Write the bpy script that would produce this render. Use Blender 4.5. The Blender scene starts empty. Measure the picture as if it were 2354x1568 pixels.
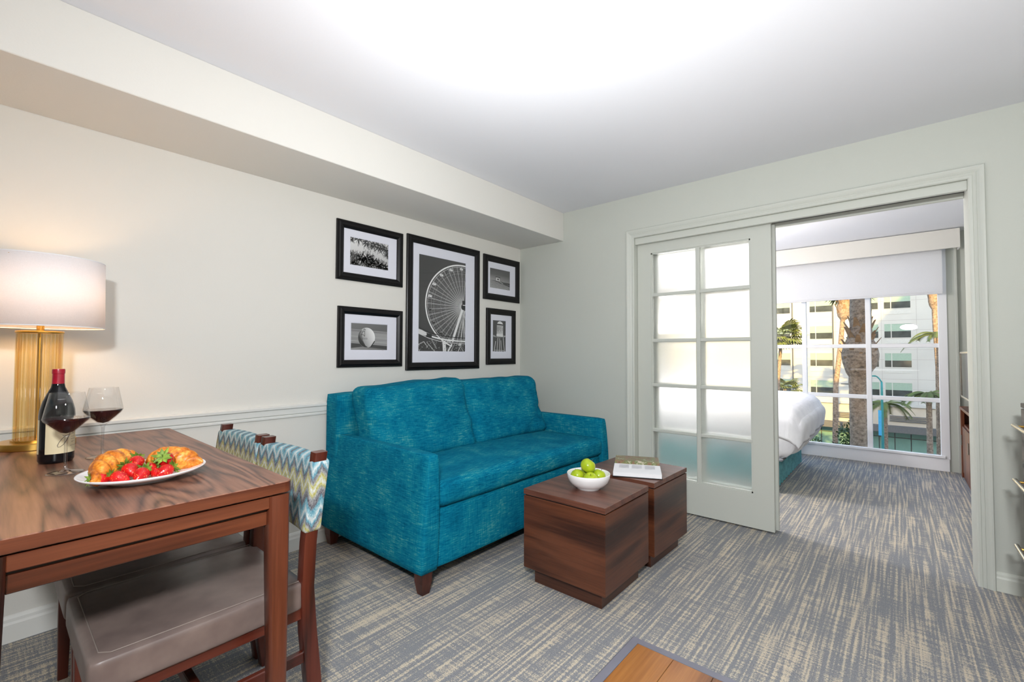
import bpy, bmesh, math, random
from mathutils import Vector, Matrix, noise
random.seed(7)
SC = bpy.context.scene
COL = SC.collection
PI = math.pi

# ------------------------------------------------------------------ camera
W, H = 2354, 1568
F_PX, YAW, PITCH, ROLL, CAM_Z = 1034.27, math.radians(40.7137), math.radians(1.690), math.radians(0.1927), 1.19
def cam_axes():
    f = Vector((math.cos(YAW)*math.cos(PITCH), math.sin(YAW)*math.cos(PITCH), math.sin(PITCH)))
    r = Vector((math.sin(YAW), -math.cos(YAW), 0)); u = r.cross(f)
    c, s = math.cos(ROLL), math.sin(ROLL)
    return c*r+s*u, -s*r+c*u, f
_r, _u, _f = cam_axes()
cam = bpy.data.objects.new('camera', bpy.data.cameras.new('camera'))
cam.data.sensor_width = 36.0; cam.data.lens = F_PX/W*36.0
cam.data.clip_start = 0.02; cam.data.clip_end = 500
cam.matrix_world = Matrix(((_r.x,_u.x,-_f.x,0),(_r.y,_u.y,-_f.y,0),(_r.z,_u.z,-_f.z,CAM_Z),(0,0,0,1)))
COL.objects.link(cam); SC.camera = cam

# ------------------------------------------------------------------ view, world, sun, large lights
SC.view_settings.view_transform = 'Standard'; SC.view_settings.look = 'None'
SC.view_settings.gamma = 1.0; SC.view_settings.use_curve_mapping = False
SC.view_settings.exposure = 0.06
SC.cycles.transparent_max_bounces = 24
SUN_DIR = Vector((1.0, .35, -.43)).normalized()          # the way the sunlight travels
wd = bpy.data.worlds.new('sky'); SC.world = wd; wd.use_nodes = True
wn = wd.node_tree.nodes; wl = wd.node_tree.links; wn.clear()
sky = wn.new('ShaderNodeTexSky'); sky.sky_type = 'NISHITA'; sky.sun_disc = False
sky.sun_elevation = math.asin(-SUN_DIR.z); sky.sun_rotation = math.atan2(-SUN_DIR.x, -SUN_DIR.y)
sky.air_density = 1.0; sky.dust_density = 2.0; sky.ozone_density = 1.0
bg = wn.new('ShaderNodeBackground'); bg.inputs[1].default_value = 0.75
wo = wn.new('ShaderNodeOutputWorld'); wl.new(sky.outputs[0], bg.inputs[0]); wl.new(bg.outputs[0], wo.inputs[0])

def light(name, kind, loc, energy, color, aim=None, **kw):
    d = bpy.data.lights.new(name, kind); d.energy = energy; d.color = color
    for k, v in kw.items(): setattr(d, k, v)
    o = bpy.data.objects.new(name, d); o.location = loc; COL.objects.link(o)
    if aim is not None:
        o.rotation_euler = (Vector(aim)-Vector(loc)).to_track_quat('-Z', 'Y').to_euler()
    return o
sun = light('sun', 'SUN', (-40, -14, 30), 11.0, (1.0, .65, .20), angle=math.radians(.6))
sun.rotation_euler = SUN_DIR.to_track_quat('-Z', 'Y').to_euler()
# the photographer's flash turned up to the ceiling and straight ahead; the other area lights are added fill
FLASH = (.965, .985, 1.0)
light('bounce_flash', 'AREA', (1.15, 1.0, 1.72), 6.5, FLASH, aim=(1.151, 1.001, 2.472), shape='DISK', size=.7)
light('ceiling_fill', 'AREA', (1.05, .45, .90), 21, FLASH, aim=(1.051, .451, 2.472), shape='DISK', size=1.5)  # unseen fill, added to even out the ceiling and door wall
light('flash_head', 'AREA', (-.35, -.17, 1.825), 68, FLASH, aim=(2.6, .8, .0), shape='ELLIPSE', size=.30, size_y=.14)
light('bedroom_ceiling_fill', 'AREA', (4.25, 1.9, 1.35), 60, (1.0, .94, .91), aim=(4.251, 1.901, 2.472), shape='DISK', size=.5)  # unseen fill, added to brighten the bedroom from its ceiling
light('bedroom_floor_fill', 'AREA', (3.85, 2.2, 2.1), 27, (1.0, .96, .94), aim=(5.35, -.05, .0), shape='ELLIPSE', size=.36, size_y=.16)  # unseen fill, added to lift the bedroom floor by the window

# ------------------------------------------------------------------ material helpers
def lin(c): return tuple(((x/255)/12.92 if x/255 <= .04045 else ((x/255+.055)/1.055)**2.4) for x in c)
class NT:
    def __init__(s, name):
        s.m = bpy.data.materials.new(name); s.m.use_nodes = True
        s.t = s.m.node_tree; s.t.nodes.clear()
        s.out = s.t.nodes.new('ShaderNodeOutputMaterial')
        s.b = s.t.nodes.new('ShaderNodeBsdfPrincipled'); s.l(s.b.outputs[0], s.out.inputs[0])
        s.tc = s.t.nodes.new('ShaderNodeTexCoord')
    def n(s, k, **kw):
        x = s.t.nodes.new(k)
        for a, v in kw.items(): setattr(x, a, v)
        return x
    def l(s, a, b): s.t.links.new(a, b)
    def setin(s, sock, v):
        if hasattr(v, 'is_linked') or hasattr(v, 'links'): s.l(v, sock)
        else: sock.default_value = v
    def math(s, op, a, b=None, c=None, clamp=False):
        x = s.n('ShaderNodeMath', operation=op, use_clamp=clamp)
        s.setin(x.inputs[0], a)
        if b is not None: s.setin(x.inputs[1], b)
        if c is not None: s.setin(x.inputs[2], c)
        return x.outputs[0]
    def coords(s, scale=(1,1,1), rot=(0,0,0), loc=(0,0,0), src='Object'):
        mp = s.n('ShaderNodeMapping'); s.l(s.tc.outputs[src], mp.inputs[0])
        mp.inputs['Scale'].default_value = scale; mp.inputs['Rotation'].default_value = rot; mp.inputs['Location'].default_value = loc
        return mp.outputs[0]
    def noise(s, vec, scale=5, detail=3, rough=.5, dist=0):
        x = s.n('ShaderNodeTexNoise'); s.l(vec, x.inputs['Vector'])
        x.inputs['Scale'].default_value = scale; x.inputs['Detail'].default_value = detail
        x.inputs['Roughness'].default_value = rough; x.inputs['Distortion'].default_value = dist
        return x.outputs[0]
    def ramp(s, fac, stops, interp='LINEAR'):
        r = s.n('ShaderNodeValToRGB'); r.color_ramp.interpolation = interp
        while len(r.color_ramp.elements) < len(stops): r.color_ramp.elements.new(.5)
        for e, (p, c) in zip(r.color_ramp.elements, stops):
            e.position = p; e.color = (*c, 1) if len(c) == 3 else c
        s.l(fac, r.inputs[0]); return r.outputs[0]
    def mix(s, fac, a, b, blend='MIX'):
        x = s.n('ShaderNodeMix', data_type='RGBA', blend_type=blend)
        s.setin(x.inputs[0], fac)
        s.setin(x.inputs[6], a if not isinstance(a, tuple) else (*a[:3], 1)); s.setin(x.inputs[7], b if not isinstance(b, tuple) else (*b[:3], 1))
        return x.outputs[2]
    def bump(s, h, strength=.3, dist=.002):
        x = s.n('ShaderNodeBump'); x.inputs['Strength'].default_value = strength; x.inputs['Distance'].default_value = dist
        s.l(h, x.inputs['Height']); s.l(x.outputs[0], s.b.inputs['Normal'])
    def col(s, v): s.setin(s.b.inputs['Base Color'], v if not isinstance(v, tuple) else (*v[:3], 1))
    def p(s, **kw):
        for k, v in kw.items():
            s.setin(s.b.inputs[k.replace('_', ' ')], v)
        return s

def plain(name, rgb, rough=.5, metal=0, vary=.06, vscale=9, bump=None, spec=None):
    t = NT(name); c = lin(rgb)
    n = t.noise(t.coords(), vscale, 3)
    t.col(t.ramp(n, [(.3, tuple(x*(1-vary) for x in c)), (.7, tuple(min(1, x*(1+vary)) for x in c))]))
    t.p(Roughness=rough, Metallic=metal)
    if spec is not None: t.b.inputs['Specular IOR Level'].default_value = spec
    if bump:
        nb = t.noise(t.coords(), bump[0], 2); t.bump(nb, bump[1], bump[2])
    return t.m

def wood(name, dark, mid, light_, axis=0, rough=.35, lines=9, stretch=.12, fine=1.0, contrast=1.0, size=1.0, blotch=.2):
    """straight or cathedral grain running along one or two axes of the object"""
    ax = axis if isinstance(axis, tuple) else (axis,)
    t = NT(name); s = [stretch if i in ax else 1.0 for i in range(3)]
    v = t.coords(tuple(x*size for x in s))
    n1 = t.noise(v, 3.2, 2, .45, .25)
    ring = t.math('MULTIPLY_ADD', t.math('SINE', t.math('MULTIPLY', n1, lines*6.283)), .5, .5)
    ring = t.math('POWER', ring, .6)
    v2 = t.coords(tuple((3.0 if i in ax else 75)*size**.5 for i in range(3)))
    n2 = t.noise(v2, 1.0*fine, 3, .6)
    n3 = t.noise(t.coords(tuple(.5 if i in ax else 1.6 for i in range(3))), 2.5, 2)
    f = t.math('ADD', t.math('MULTIPLY', ring, .34*contrast), t.math('MULTIPLY', n2, .50))
    f = t.math('ADD', f, t.math('MULTIPLY', n3, blotch))
    f = t.math('ADD', f, .12-.10*contrast)
    t.col(t.ramp(f, [(.30, lin(dark)), (.56, lin(mid)), (.84, lin(light_))]))
    t.p(Roughness=rough); t.bump(n2, .08, .001)
    return t.m

M = {}
def paint(name, rgb, rough=.6, bump=.25):
    t = NT(name); t.col(lin(rgb)); t.p(Roughness=rough)
    t.b.inputs['Specular IOR Level'].default_value = .25
    if bump: t.bump(t.noise(t.coords(), 130, 3, .6), bump, .0012)
    M[name] = t.m
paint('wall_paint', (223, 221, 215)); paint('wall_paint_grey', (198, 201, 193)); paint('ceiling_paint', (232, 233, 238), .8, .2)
paint('rail_paint', (232, 232, 228), .4, 0); paint('trim_paint', (212, 215, 206), .4, 0); paint('window_paint', (235, 235, 238), .35, 0); paint('door_paint', (202, 205, 197), .4, .06)

# carpet
t = NT('carpet')
v = t.coords((2.2, 80, 1)); a = t.noise(v, 1, 1, .5)
v = t.coords((100, 7, 1), loc=(3, 7, 0)); b = t.noise(v, 1, 1, .5)
v = t.coords((1.0, 7.0, 1), loc=(1, 2, 0)); c = t.noise(v, 1, 2, .5)
v = t.coords((260, 130, 1)); d = t.noise(v, 1, 2, .6)
s_ = t.math('ADD', t.math('MULTIPLY', a, 1.15), t.math('MULTIPLY', b, .60))
s_ = t.math('ADD', s_, t.math('MULTIPLY', c, .30))
s_ = t.math('ADD', s_, t.math('MULTIPLY', d, .90))
mask = t.math('MULTIPLY_ADD', s_, 4.0, -5.78, clamp=True)
g = t.noise(t.coords((1, 1, 1)), 260, 2)
base = t.ramp(g, [(.3, lin((116, 118, 123))), (.7, lin((151, 153, 156)))])
sand = t.ramp(g, [(.3, lin((188, 176, 156))), (.7, lin((220, 208, 188)))])
t.col(t.mix(mask, base, sand)); t.p(Roughness=.95); t.b.inputs['Specular IOR Level'].default_value = .1
hh = t.math('ADD', t.math('MULTIPLY', g, .7), t.math('MULTIPLY', mask, .3))
t.bump(hh, .5, .004); M['carpet'] = t.m

M['plank_wood'] = wood('plank_wood', (96, 56, 24), (150, 94, 44), (182, 124, 66), 0, .3, 5, .14)
M['binding'] = plain('binding', (124, 124, 136), .5)
M['walnut_top'] = wood('walnut_top', (52, 30, 24), (124, 82, 63), (158, 112, 88), 1, .36, 15, .10, 1.0, .75, 2.0, .15)
M['walnut_x'] = wood('walnut_x', (34, 14, 8), (82, 40, 24), (116, 64, 40), 0, .3, 8, .1)
M['walnut_y'] = wood('walnut_y', (34, 14, 8), (82, 40, 24), (116, 64, 40), 1, .3, 8, .1)
M['walnut_z'] = wood('walnut_z', (30, 12, 8), (74, 35, 22), (104, 55, 36), 2, .3, 7, .08)
M['chair_wood'] = wood('chair_wood', (30, 10, 7), (76, 30, 20), (100, 46, 32), 2, .28, 5, .1)
M['chair_wood_x'] = wood('chair_wood_x', (30, 10, 7), (76, 30, 20), (100, 46, 32), 0, .28, 5, .1)
M['cube_side'] = wood('cube_side', (24, 11, 7), (56, 31, 22), (84, 50, 36), (0, 1), .32, 3, .14, .8, .7, 2.0, .45)
M['cube_side_y'] = wood('cube_side_y', (20, 9, 6), (60, 31, 20), (98, 56, 36), (0, 1), .3, 3, .14, .8, .8, 2.0, .5)
M['cube_top'] = wood('cube_top', (60, 32, 24), (104, 64, 50), (130, 86, 68), 1, .3, 5, .10, 1.0, .5, 2.4)
M['chest_wood'] = wood('chest_wood', (60, 54, 50), (100, 92, 86), (136, 126, 118), 0, .5, 9, .05)
M['dresser_wood'] = wood('dresser_wood', (58, 28, 16), (106, 56, 34), (136, 78, 50), 2, .4, 6, .1)
M['sofa_leg'] = wood('sofa_leg', (44, 18, 13), (84, 40, 30), (104, 56, 42), 2, .35, 4, .1)
M['black_wood'] = plain('black_wood', (15, 13, 15), .32, vary=.25, vscale=30, spec=.28)
M['dark'] = plain('dark', (16, 15, 15), .7)
M['brass'] = plain('brass', (206, 164, 84), .3, 1.0)
M['steel'] = plain('steel', (200, 192, 180), .25, 1.0)
M['porcelain'] = plain('porcelain', (238, 238, 240), .15, vary=.01)
M['mat_board'] = plain('mat_board', (226, 227, 238), .8, vary=.01)
M['paper'] = plain('paper', (240, 240, 243), .7, vary=.015)
M['label_paper'] = plain('label_paper', (222, 208, 172), .6, vary=.03)
M['ink'] = plain('ink', (70, 62, 60), .7)
M['page_ink'] = plain('page_ink', (196, 196, 202), .7)

# teal heathered upholstery
t = NT('teal_fabric')
geo = t.n('ShaderNodeNewGeometry'); sep = t.n('ShaderNodeSeparateXYZ'); t.l(geo.outputs['Normal'], sep.inputs[0])
up = t.math('GREATER_THAN', t.math('ABSOLUTE', sep.outputs[2]), .6)
nv = t.noise(t.coords((18, 18, 330)), 1, 3, .65); nh = t.noise(t.coords((18, 330, 18)), 1, 3, .65)
streak = t.math('ADD', t.math('MULTIPLY', nh, up), t.math('MULTIPLY', nv, t.math('SUBTRACT', 1.0, up)))
cross = t.noise(t.coords((230, 230, 20)), 1, 2, .6); big = t.noise(t.coords(), 7, 3, .6)
f = t.math('ADD', t.math('ADD', t.math('MULTIPLY', streak, .62), t.math('MULTIPLY', cross, .22)), t.math('MULTIPLY', big, .34))
t.col(t.ramp(f, [(.42, lin((0, 80, 108))), (.56, lin((2, 108, 140))), (.67, lin((24, 132, 150))), (.82, lin((120, 182, 166)))]))
t.p(Roughness=.9); t.b.inputs['Specular IOR Level'].default_value = .08
t.bump(t.math('ADD', streak, cross), .25, .001); M['teal_fabric'] = t.m
M['teal_skirt'] = plain('teal_skirt', (96, 158, 164), .9, vary=.2, vscale=30)

# taupe vinyl of the seats
t = NT('taupe_vinyl')
n = t.noise(t.coords(), 14, 3)
t.col(t.ramp(n, [(.3, lin((104, 90, 86))), (.7, lin((122, 107, 101)))])); t.p(Roughness=.38)
t.bump(t.noise(t.coords(), 420, 2), .12, .0006); M['taupe_vinyl'] = t.m
M['stitch'] = plain('stitch', (136, 124, 117), .6)

# flame-stitch chair cloth: bands of colour folded into zigzags
t = NT('zigzag_cloth')
sp = t.n('ShaderNodeSeparateXYZ'); t.l(t.tc.outputs['Object'], sp.inputs[0])
tri = t.math('PINGPONG', t.math('ADD', t.math('SUBTRACT', sp.outputs[1], sp.outputs[0]), 2.0), .030)
wob = t.noise(t.coords((90, 90, 30)), 1, 3, .7)
ph = t.math('ADD', sp.outputs[2], t.math('MULTIPLY', tri, 1.45))
ph = t.math('ADD', ph, t.math('MULTIPLY', wob, .034))
fr = t.math('FRACT', t.math('MULTIPLY', ph, 1/.152))
WH, TQ, CH, GR, YL, BL = (206, 212, 210), (40, 140, 164), (74, 70, 80), (140, 144, 146), (178, 172, 52), (120, 172, 186)
zz = (t.ramp(fr, [(0, lin(CH)), (.10, lin(GR)), (.2, lin(YL)), (.27, lin(WH)), (.36, lin(YL)), (.44, lin(GR)), (.52, lin(CH)), (.60, lin(TQ)), (.68, lin(WH)), (.76, lin(BL)), (.86, lin(TQ)), (.94, lin(CH))]))
spk = t.ramp(t.noise(t.coords((1, 1, .45)), 330, 2, .7), [(.38, lin((70, 72, 80))), (.62, lin((200, 204, 204)))])
t.col(t.mix(.28, zz, spk)); t.p(Roughness=.9); t.bump(t.noise(t.coords(), 600, 2), .4, .001); M['zigzag_cloth'] = t.m

# glass
def clear_glass(name, tint=(1, 1, 1), base=.0, ior=1.45, rough=.0):
    t = NT(name); t.t.nodes.remove(t.b)
    tr = t.n('ShaderNodeBsdfTransparent'); tr.inputs[0].default_value = (*tint, 1)
    gl = t.n('ShaderNodeBsdfGlossy'); gl.inputs['Roughness'].default_value = rough
    fr = t.n('ShaderNodeFresnel'); fr.inputs[0].default_value = ior
    nz = t.noise(t.coords(), 3, 1); gm = t.n('ShaderNodeNewGeometry')
    fac = t.math('ADD', t.math('ADD', fr.outputs[0], base), t.math('MULTIPLY', nz, .002), clamp=True)
    fac = t.math('MULTIPLY', fac, t.math('SUBTRACT', 1.0, gm.outputs['Backfacing']))
    mx = t.n('ShaderNodeMixShader'); t.l(fac, mx.inputs[0]); t.l(tr.outputs[0], mx.inputs[1]); t.l(gl.outputs[0], mx.inputs[2])
    t.l(mx.outputs[0], t.out.inputs[0]); return t.m
M['window_glass'] = clear_glass('window_glass', (.97, .985, .98))
M['picture_glass'] = clear_glass('picture_glass', (.99, .99, .99), 0, 1.25)
M['wine_glass'] = clear_glass('wine_glass', (.975, .975, .975), .015, 1.6)
M['crystal'] = clear_glass('crystal', (.90, .90, .90), .10, 1.8, .08)
t = NT('frosted_glass')
n = t.noise(t.coords(), 300, 2); c = t.ramp(n, [(.3, (.95, .965, .965)), (.7, (.985, .99, .99))])
t.col(c); t.p(Roughness=.62, IOR=1.25, Transmission_Weight=1.0)
tl = t.n('ShaderNodeBsdfTranslucent'); t.l(c, tl.inputs[0]); mx = t.n('ShaderNodeMixShader'); mx.inputs[0].default_value = .07
t.l(t.b.outputs[0], mx.inputs[1]); t.l(tl.outputs[0], mx.inputs[2]); t.l(mx.outputs[0], t.out.inputs[0])
M['frosted_glass'] = t.m
M['amber_glass'] = clear_glass('amber_glass', (1.0, .935, .77), .08, 1.6)
t = NT('wine'); n = t.noise(t.coords(), 20, 2)
t.col(t.ramp(n, [(.3, (.022, .001, .004)), (.7, (.03, .002, .006))])); t.p(Roughness=.04); M['wine'] = t.m
M['bottle_glass'] = plain('bottle_glass', (12, 14, 18), .06, vary=.2)
M['red_foil'] = plain('red_foil', (158, 14, 40), .3, vary=.12, vscale=60)
# lamp shade cloth lets light through
t = NT('shade_cloth'); n = t.noise(t.coords((300, 300, 300)), 1, 2)
c = t.ramp(n, [(.3, (.92, .90, .92)), (.7, (.96, .94, .96))])
df = t.n('ShaderNodeBsdfDiffuse'); tl = t.n('ShaderNodeBsdfTranslucent'); t.l(c, df.inputs[0]); t.l(c, tl.inputs[0])
mx = t.n('ShaderNodeMixShader'); mx.inputs[0].default_value = .30
t.l(df.outputs[0], mx.inputs[1]); t.l(tl.outputs[0], mx.inputs[2]); t.l(mx.outputs[0], t.out.inputs[0]); t.t.nodes.remove(t.b); M['shade_cloth'] = t.m
t = NT('blind_cloth'); n = t.noise(t.coords((300, 300, 300)), 1, 2)
c = t.ramp(n, [(.3, (.78, .78, .80)), (.7, (.84, .84, .86))])
df = t.n('ShaderNodeBsdfDiffuse'); tl = t.n('ShaderNodeBsdfTranslucent'); t.l(c, df.inputs[0]); t.l(c, tl.inputs[0])
mx = t.n('ShaderNodeMixShader'); mx.inputs[0].default_value = .25
t.l(df.outputs[0], mx.inputs[1]); t.l(tl.outputs[0], mx.inputs[2]); t.l(mx.outputs[0], t.out.inputs[0]); t.t.nodes.remove(t.b); M['blind_cloth'] = t.m
t = NT('linen'); n = t.noise(t.coords(), 9, 3); t.col(t.ramp(n, [(.3, lin((236, 236, 242))), (.7, lin((246, 246, 250)))])); t.p(Roughness=.9)
t.bump(t.noise(t.coords((3, 14, 3)), 2.2, 3), .25, .02); M['linen'] = t.m
# food
t = NT('croissant_crust'); n = t.noise(t.coords((1, 1, 1)), 38, 4, .65); n2 = t.noise(t.coords((1, 1, 1)), 140, 3)
f = t.math('ADD', t.math('MULTIPLY', n, .7), t.math('MULTIPLY', n2, .3))
t.col(t.ramp(f, [(.34, lin((150, 66, 12))), (.5, lin((212, 122, 28))), (.66, lin((244, 184, 80)))])); t.p(Roughness=.4)
t.bump(n2, .35, .002); M['croissant_crust'] = t.m
t = NT('strawberry_flesh'); vo = t.n('ShaderNodeTexVoronoi'); t.l(t.coords(), vo.inputs['Vector']); vo.inputs['Scale'].default_value = 190
seed = t.math('LESS_THAN', vo.outputs[0], .2); n = t.noise(t.coords(), 60, 2)
red = t.ramp(n, [(.3, lin((176, 10, 18))), (.7, lin((222, 34, 30)))])
t.col(t.mix(seed, red, lin((232, 150, 80)))); t.p(Roughness=.25); t.bump(vo.outputs[0], .4, .0015); M['strawberry_flesh'] = t.m
t = NT('strawberry_leaf'); n = t.noise(t.coords(), 80, 2); t.col(t.ramp(n, [(.3, lin((66, 100, 24))), (.7, lin((142, 170, 60)))])); t.p(Roughness=.6); M['strawberry_leaf'] = t.m
t = NT('apple_skin'); n = t.noise(t.coords(), 18, 3); n2 = t.noise(t.coords((1, 1, 1)), 240, 2)
t.col(t.ramp(n, [(.3, lin((146, 172, 20))), (.6, lin((178, 194, 36))), (.8, lin((206, 196, 60)))])); t.p(Roughness=.28); M['apple_skin'] = t.m
M['apple_stem'] = plain('apple_stem', (80, 60, 30), .7)
# outdoors
M['facade_white'] = plain('facade_white', (168, 169, 165), .8, vary=.05, vscale=.5)
M['facade_seam'] = plain('facade_seam', (150, 150, 146), .8)
M['facade_beige'] = plain('facade_beige', (170, 162, 148), .8, vary=.06, vscale=.8)
M['facade_panel'] = plain('facade_panel', (168, 170, 166), .7)
M['facade_dark'] = plain('facade_dark', (84, 84, 84), .7)
M['far_glass'] = plain('far_glass', (58, 62, 60), .1, vary=.3, vscale=2)
M['far_shade'] = plain('far_shade', (128, 150, 136), .7)
M['store_glass'] = plain('store_glass', (102, 134, 124), .15, vary=.12, vscale=.6)
M['asphalt'] = plain('asphalt', (92, 92, 94), .9, vary=.1, vscale=2)
M['pavement'] = plain('pavement', (160, 156, 148), .9, vary=.06, vscale=2)
t = NT('palm_trunk'); n = t.noise(t.coords((7, 7, 9)), 1.0, 4, .7)
t.col(t.ramp(n, [(.3, lin((92, 78, 66))), (.5, lin((146, 126, 108))), (.72, lin((178, 158, 138)))])); t.p(Roughness=.9)
t.bump(n, .8, .05); M['palm_trunk'] = t.m
M['palm_boot'] = plain('palm_boot', (150, 118, 88), .9, vary=.3, vscale=6)
M['palm_leaf'] = plain('palm_leaf', (92, 104, 52), .7, vary=.35, vscale=2)
M['shrub_leaf'] = plain('shrub_leaf', (58, 86, 44), .7, vary=.4, vscale=3)
M['lamp_teal'] = plain('lamp_teal', (44, 134, 134), .4)
M['banner_blue'] = plain('banner_blue', (70, 168, 214), .6)
M['hotel_wall'] = plain('hotel_wall', (200, 196, 188), .85)
M['rubber'] = plain('rubber', (30, 30, 32), .4)
M['screen'] = plain('screen', (8, 8, 10), .1)

# ------------------------------------------------------------------ geometry helpers
def origin_of(o):
    p = Vector((0, 0, 0))
    while o is not None: p += Vector(o.location); o = o.parent
    return p
def add(name, vf, mat, parent=None, smooth=False, local=False, kind=None, autosmooth=None, col=None):
    """one mesh object; points in world space unless local, taken to the parent's own space"""
    verts, faces = vf
    off = Vector((0, 0, 0)) if (local or parent is None) else origin_of(parent)
    me = bpy.data.meshes.new(name)
    me.from_pydata([(v[0]-off.x, v[1]-off.y, v[2]-off.z) for v in verts], [], faces)
    me.update()
    if smooth:
        me.polygons.foreach_set('use_smooth', [True]*len(me.polygons))
    if autosmooth is not None:
        me.polygons.foreach_set('use_smooth', [True]*len(me.polygons))
        me.set_sharp_from_angle(angle=math.radians(autosmooth))
    me.materials.append(M[mat] if isinstance(mat, str) else mat)
    o = bpy.data.objects.new(name, me); COL.objects.link(o)
    if parent is not None: o.parent = parent
    if kind: o['kind'] = kind
    return o
def thing(name, label, cat, loc, rotz=0, group=None):
    o = bpy.data.objects.new(name, None); COL.objects.link(o); o.empty_display_size = .1
    o.location = loc; o.rotation_euler = (0, 0, rotz)
    o['label'] = label; o['category'] = cat
    if group: o['group'] = group
    return o
def tag(o, label, cat, group=None):
    o['label'] = label; o['category'] = cat
    if group: o['group'] = group
    return o
def struct(name, vf, mat, **kw):
    o = add(name, vf, mat, **kw); o['kind'] = 'structure'; return o
def copy_tree(o, parent=None, loc=None, rotz=None, label=None, lk=None):
    c = o.copy(); COL.objects.link(c); c.parent = parent
    if loc is not None: c.location = loc
    if rotz is not None: c.rotation_euler = (0, 0, rotz)
    if label: c['label'] = label
    for ch in [x for x in kids.get(o.name, [])]: copy_tree(ch, c)
    return c
kids = {}
def index_kids():
    kids.clear()
    for o in COL.objects:
        if o.parent is not None: kids.setdefault(o.parent.name, []).append(o)

def join(*parts):
    V, Fc = [], []
    for v, f in parts:
        b = len(V); V += list(v); Fc += [tuple(i+b for i in x) for x in f]
    return V, Fc
def box(x0, y0, z0, x1, y1, z1):
    v = [(x, y, z) for z in (z0, z1) for y in (y0, y1) for x in (x0, x1)]
    return v, [(0, 2, 3, 1), (4, 5, 7, 6), (0, 1, 5, 4), (2, 6, 7, 3), (0, 4, 6, 2), (1, 3, 7, 5)]
def from_bm(bm):
    bm.verts.index_update()
    r = ([tuple(v.co) for v in bm.verts], [tuple(x.index for x in f.verts) for f in bm.faces]); bm.free(); return r
def bbox(x0, y0, z0, x1, y1, z1, r=.004, seg=2):
    bm = bmesh.new(); bmesh.ops.create_cube(bm, size=1)
    for v in bm.verts:
        v.co = Vector(((x0+x1)/2+v.co.x*(x1-x0), (y0+y1)/2+v.co.y*(y1-y0), (z0+z1)/2+v.co.z*(z1-z0)))
    bmesh.ops.bevel(bm, geom=bm.edges[:], offset=r, segments=seg, profile=.5, affect='EDGES')
    return from_bm(bm)
def softbox(c, h, r, n=10, fn=None):
    """rounded box, gridded; fn(point relative to the centre, unit coords) moves points"""
    bm = bmesh.new(); bmesh.ops.create_cube(bm, size=2)
    bmesh.ops.subdivide_edges(bm, edges=bm.edges[:], cuts=n, use_grid_fill=True)
    out = []
    for v in bm.verts:
        u = [math.sin(x*PI/2)*.55+x*.45 for x in v.co]
        p = [u[i]*h[i] for i in range(3)]
        q = [max(-(h[i]-r), min(h[i]-r, p[i])) for i in range(3)]
        d = Vector([p[i]-q[i] for i in range(3)])
        if d.length > 1e-9: d = d.normalized()*r
        w = Vector(q)+d
        if fn: w = fn(w, Vector(u))
        v.co = w+Vector(c)
    return from_bm(bm)
def lathe(prof, n=32, c=(0, 0, 0), sx=1, sy=1, close=False):
    V, Fc = [], []
    for r, z in prof:
        for k in range(n):
            a = 2*PI*k/n; V.append((c[0]+r*sx*math.cos(a), c[1]+r*sy*math.sin(a), c[2]+z))
    m = len(prof)
    for i in range(m-1 if not close else m):
        j = (i+1) % m
        for k in range(n):
            k2 = (k+1) % n; Fc.append((i*n+k, i*n+k2, j*n+k2, j*n+k))
    if not close:
        if prof[0][0] > 1e-6: Fc.append(tuple(range(n-1, -1, -1)))
        if prof[-1][0] > 1e-6: Fc.append(tuple((m-1)*n+k for k in range(n)))
    return V, Fc
def tube(pts, rad, n=8, caps=True):
    V, Fc = [], []; pts = [Vector(p) for p in pts]
    if not isinstance(rad, (list, tuple)): rad = [rad]*len(pts)
    up = Vector((0, 0, 1)); prev = None
    for i, p in enumerate(pts):
        d = (pts[min(i+1, len(pts)-1)]-pts[max(i-1, 0)]).normalized()
        if prev is None:
            s = d.cross(up)
            if s.length < .01: s = d.cross(Vector((1, 0, 0)))
            s.normalize()
        else:
            s = (prev-d*prev.dot(d)).normalized()
        prev = s; q = d.cross(s)
        for k in range(n):
            a = 2*PI*k/n; V.append(tuple(p+(s*math.cos(a)+q*math.sin(a))*rad[i]))
    for i in range(len(pts)-1):
        for k in range(n):
            k2 = (k+1) % n; Fc.append((i*n+k, i*n+k2, (i+1)*n+k2, (i+1)*n+k))
    if caps:
        Fc.append(tuple(range(n-1, -1, -1))); Fc.append(tuple((len(pts)-1)*n+k for k in range(n)))
    return V, Fc
def loft(rings):
    """closed rings of equal length, capped"""
    n = len(rings[0]); V = [p for r in rings for p in r]; Fc = []
    for i in range(len(rings)-1):
        for k in range(n):
            k2 = (k+1) % n; Fc.append((i*n+k, i*n+k2, (i+1)*n+k2, (i+1)*n+k))
    Fc.append(tuple(range(n-1, -1, -1))); Fc.append(tuple((len(rings)-1)*n+k for k in range(n)))
    return V, Fc
def sweep_x(prof, x0, x1):   # profile of (y, z) run along x
    return loft([[(x0, y, z) for y, z in prof], [(x1, y, z) for y, z in prof]])
def sweep_y(prof, y0, y1):
    return loft([[(x, y0, z) for x, z in prof], [(x, y1, z) for x, z in prof]])
def prism(poly, z0, z1):
    return loft([[(x, y, z0) for x, y in poly], [(x, y, z1) for x, y in poly]])
def xform(vf, mat4):
    return [tuple(mat4 @ Vector(v)) for v in vf[0]], vf[1]
def rrect(x0, y0, x1, y1, r, n=5):
    out = []
    for cx, cy, a0 in ((x1-r, y1-r, 0), (x0+r, y1-r, PI/2), (x0+r, y0+r, PI), (x1-r, y0+r, 1.5*PI)):
        for k in range(n+1):
            a = a0+PI/2*k/n; out.append((cx+r*math.cos(a), cy+r*math.sin(a)))
    return out

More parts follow.
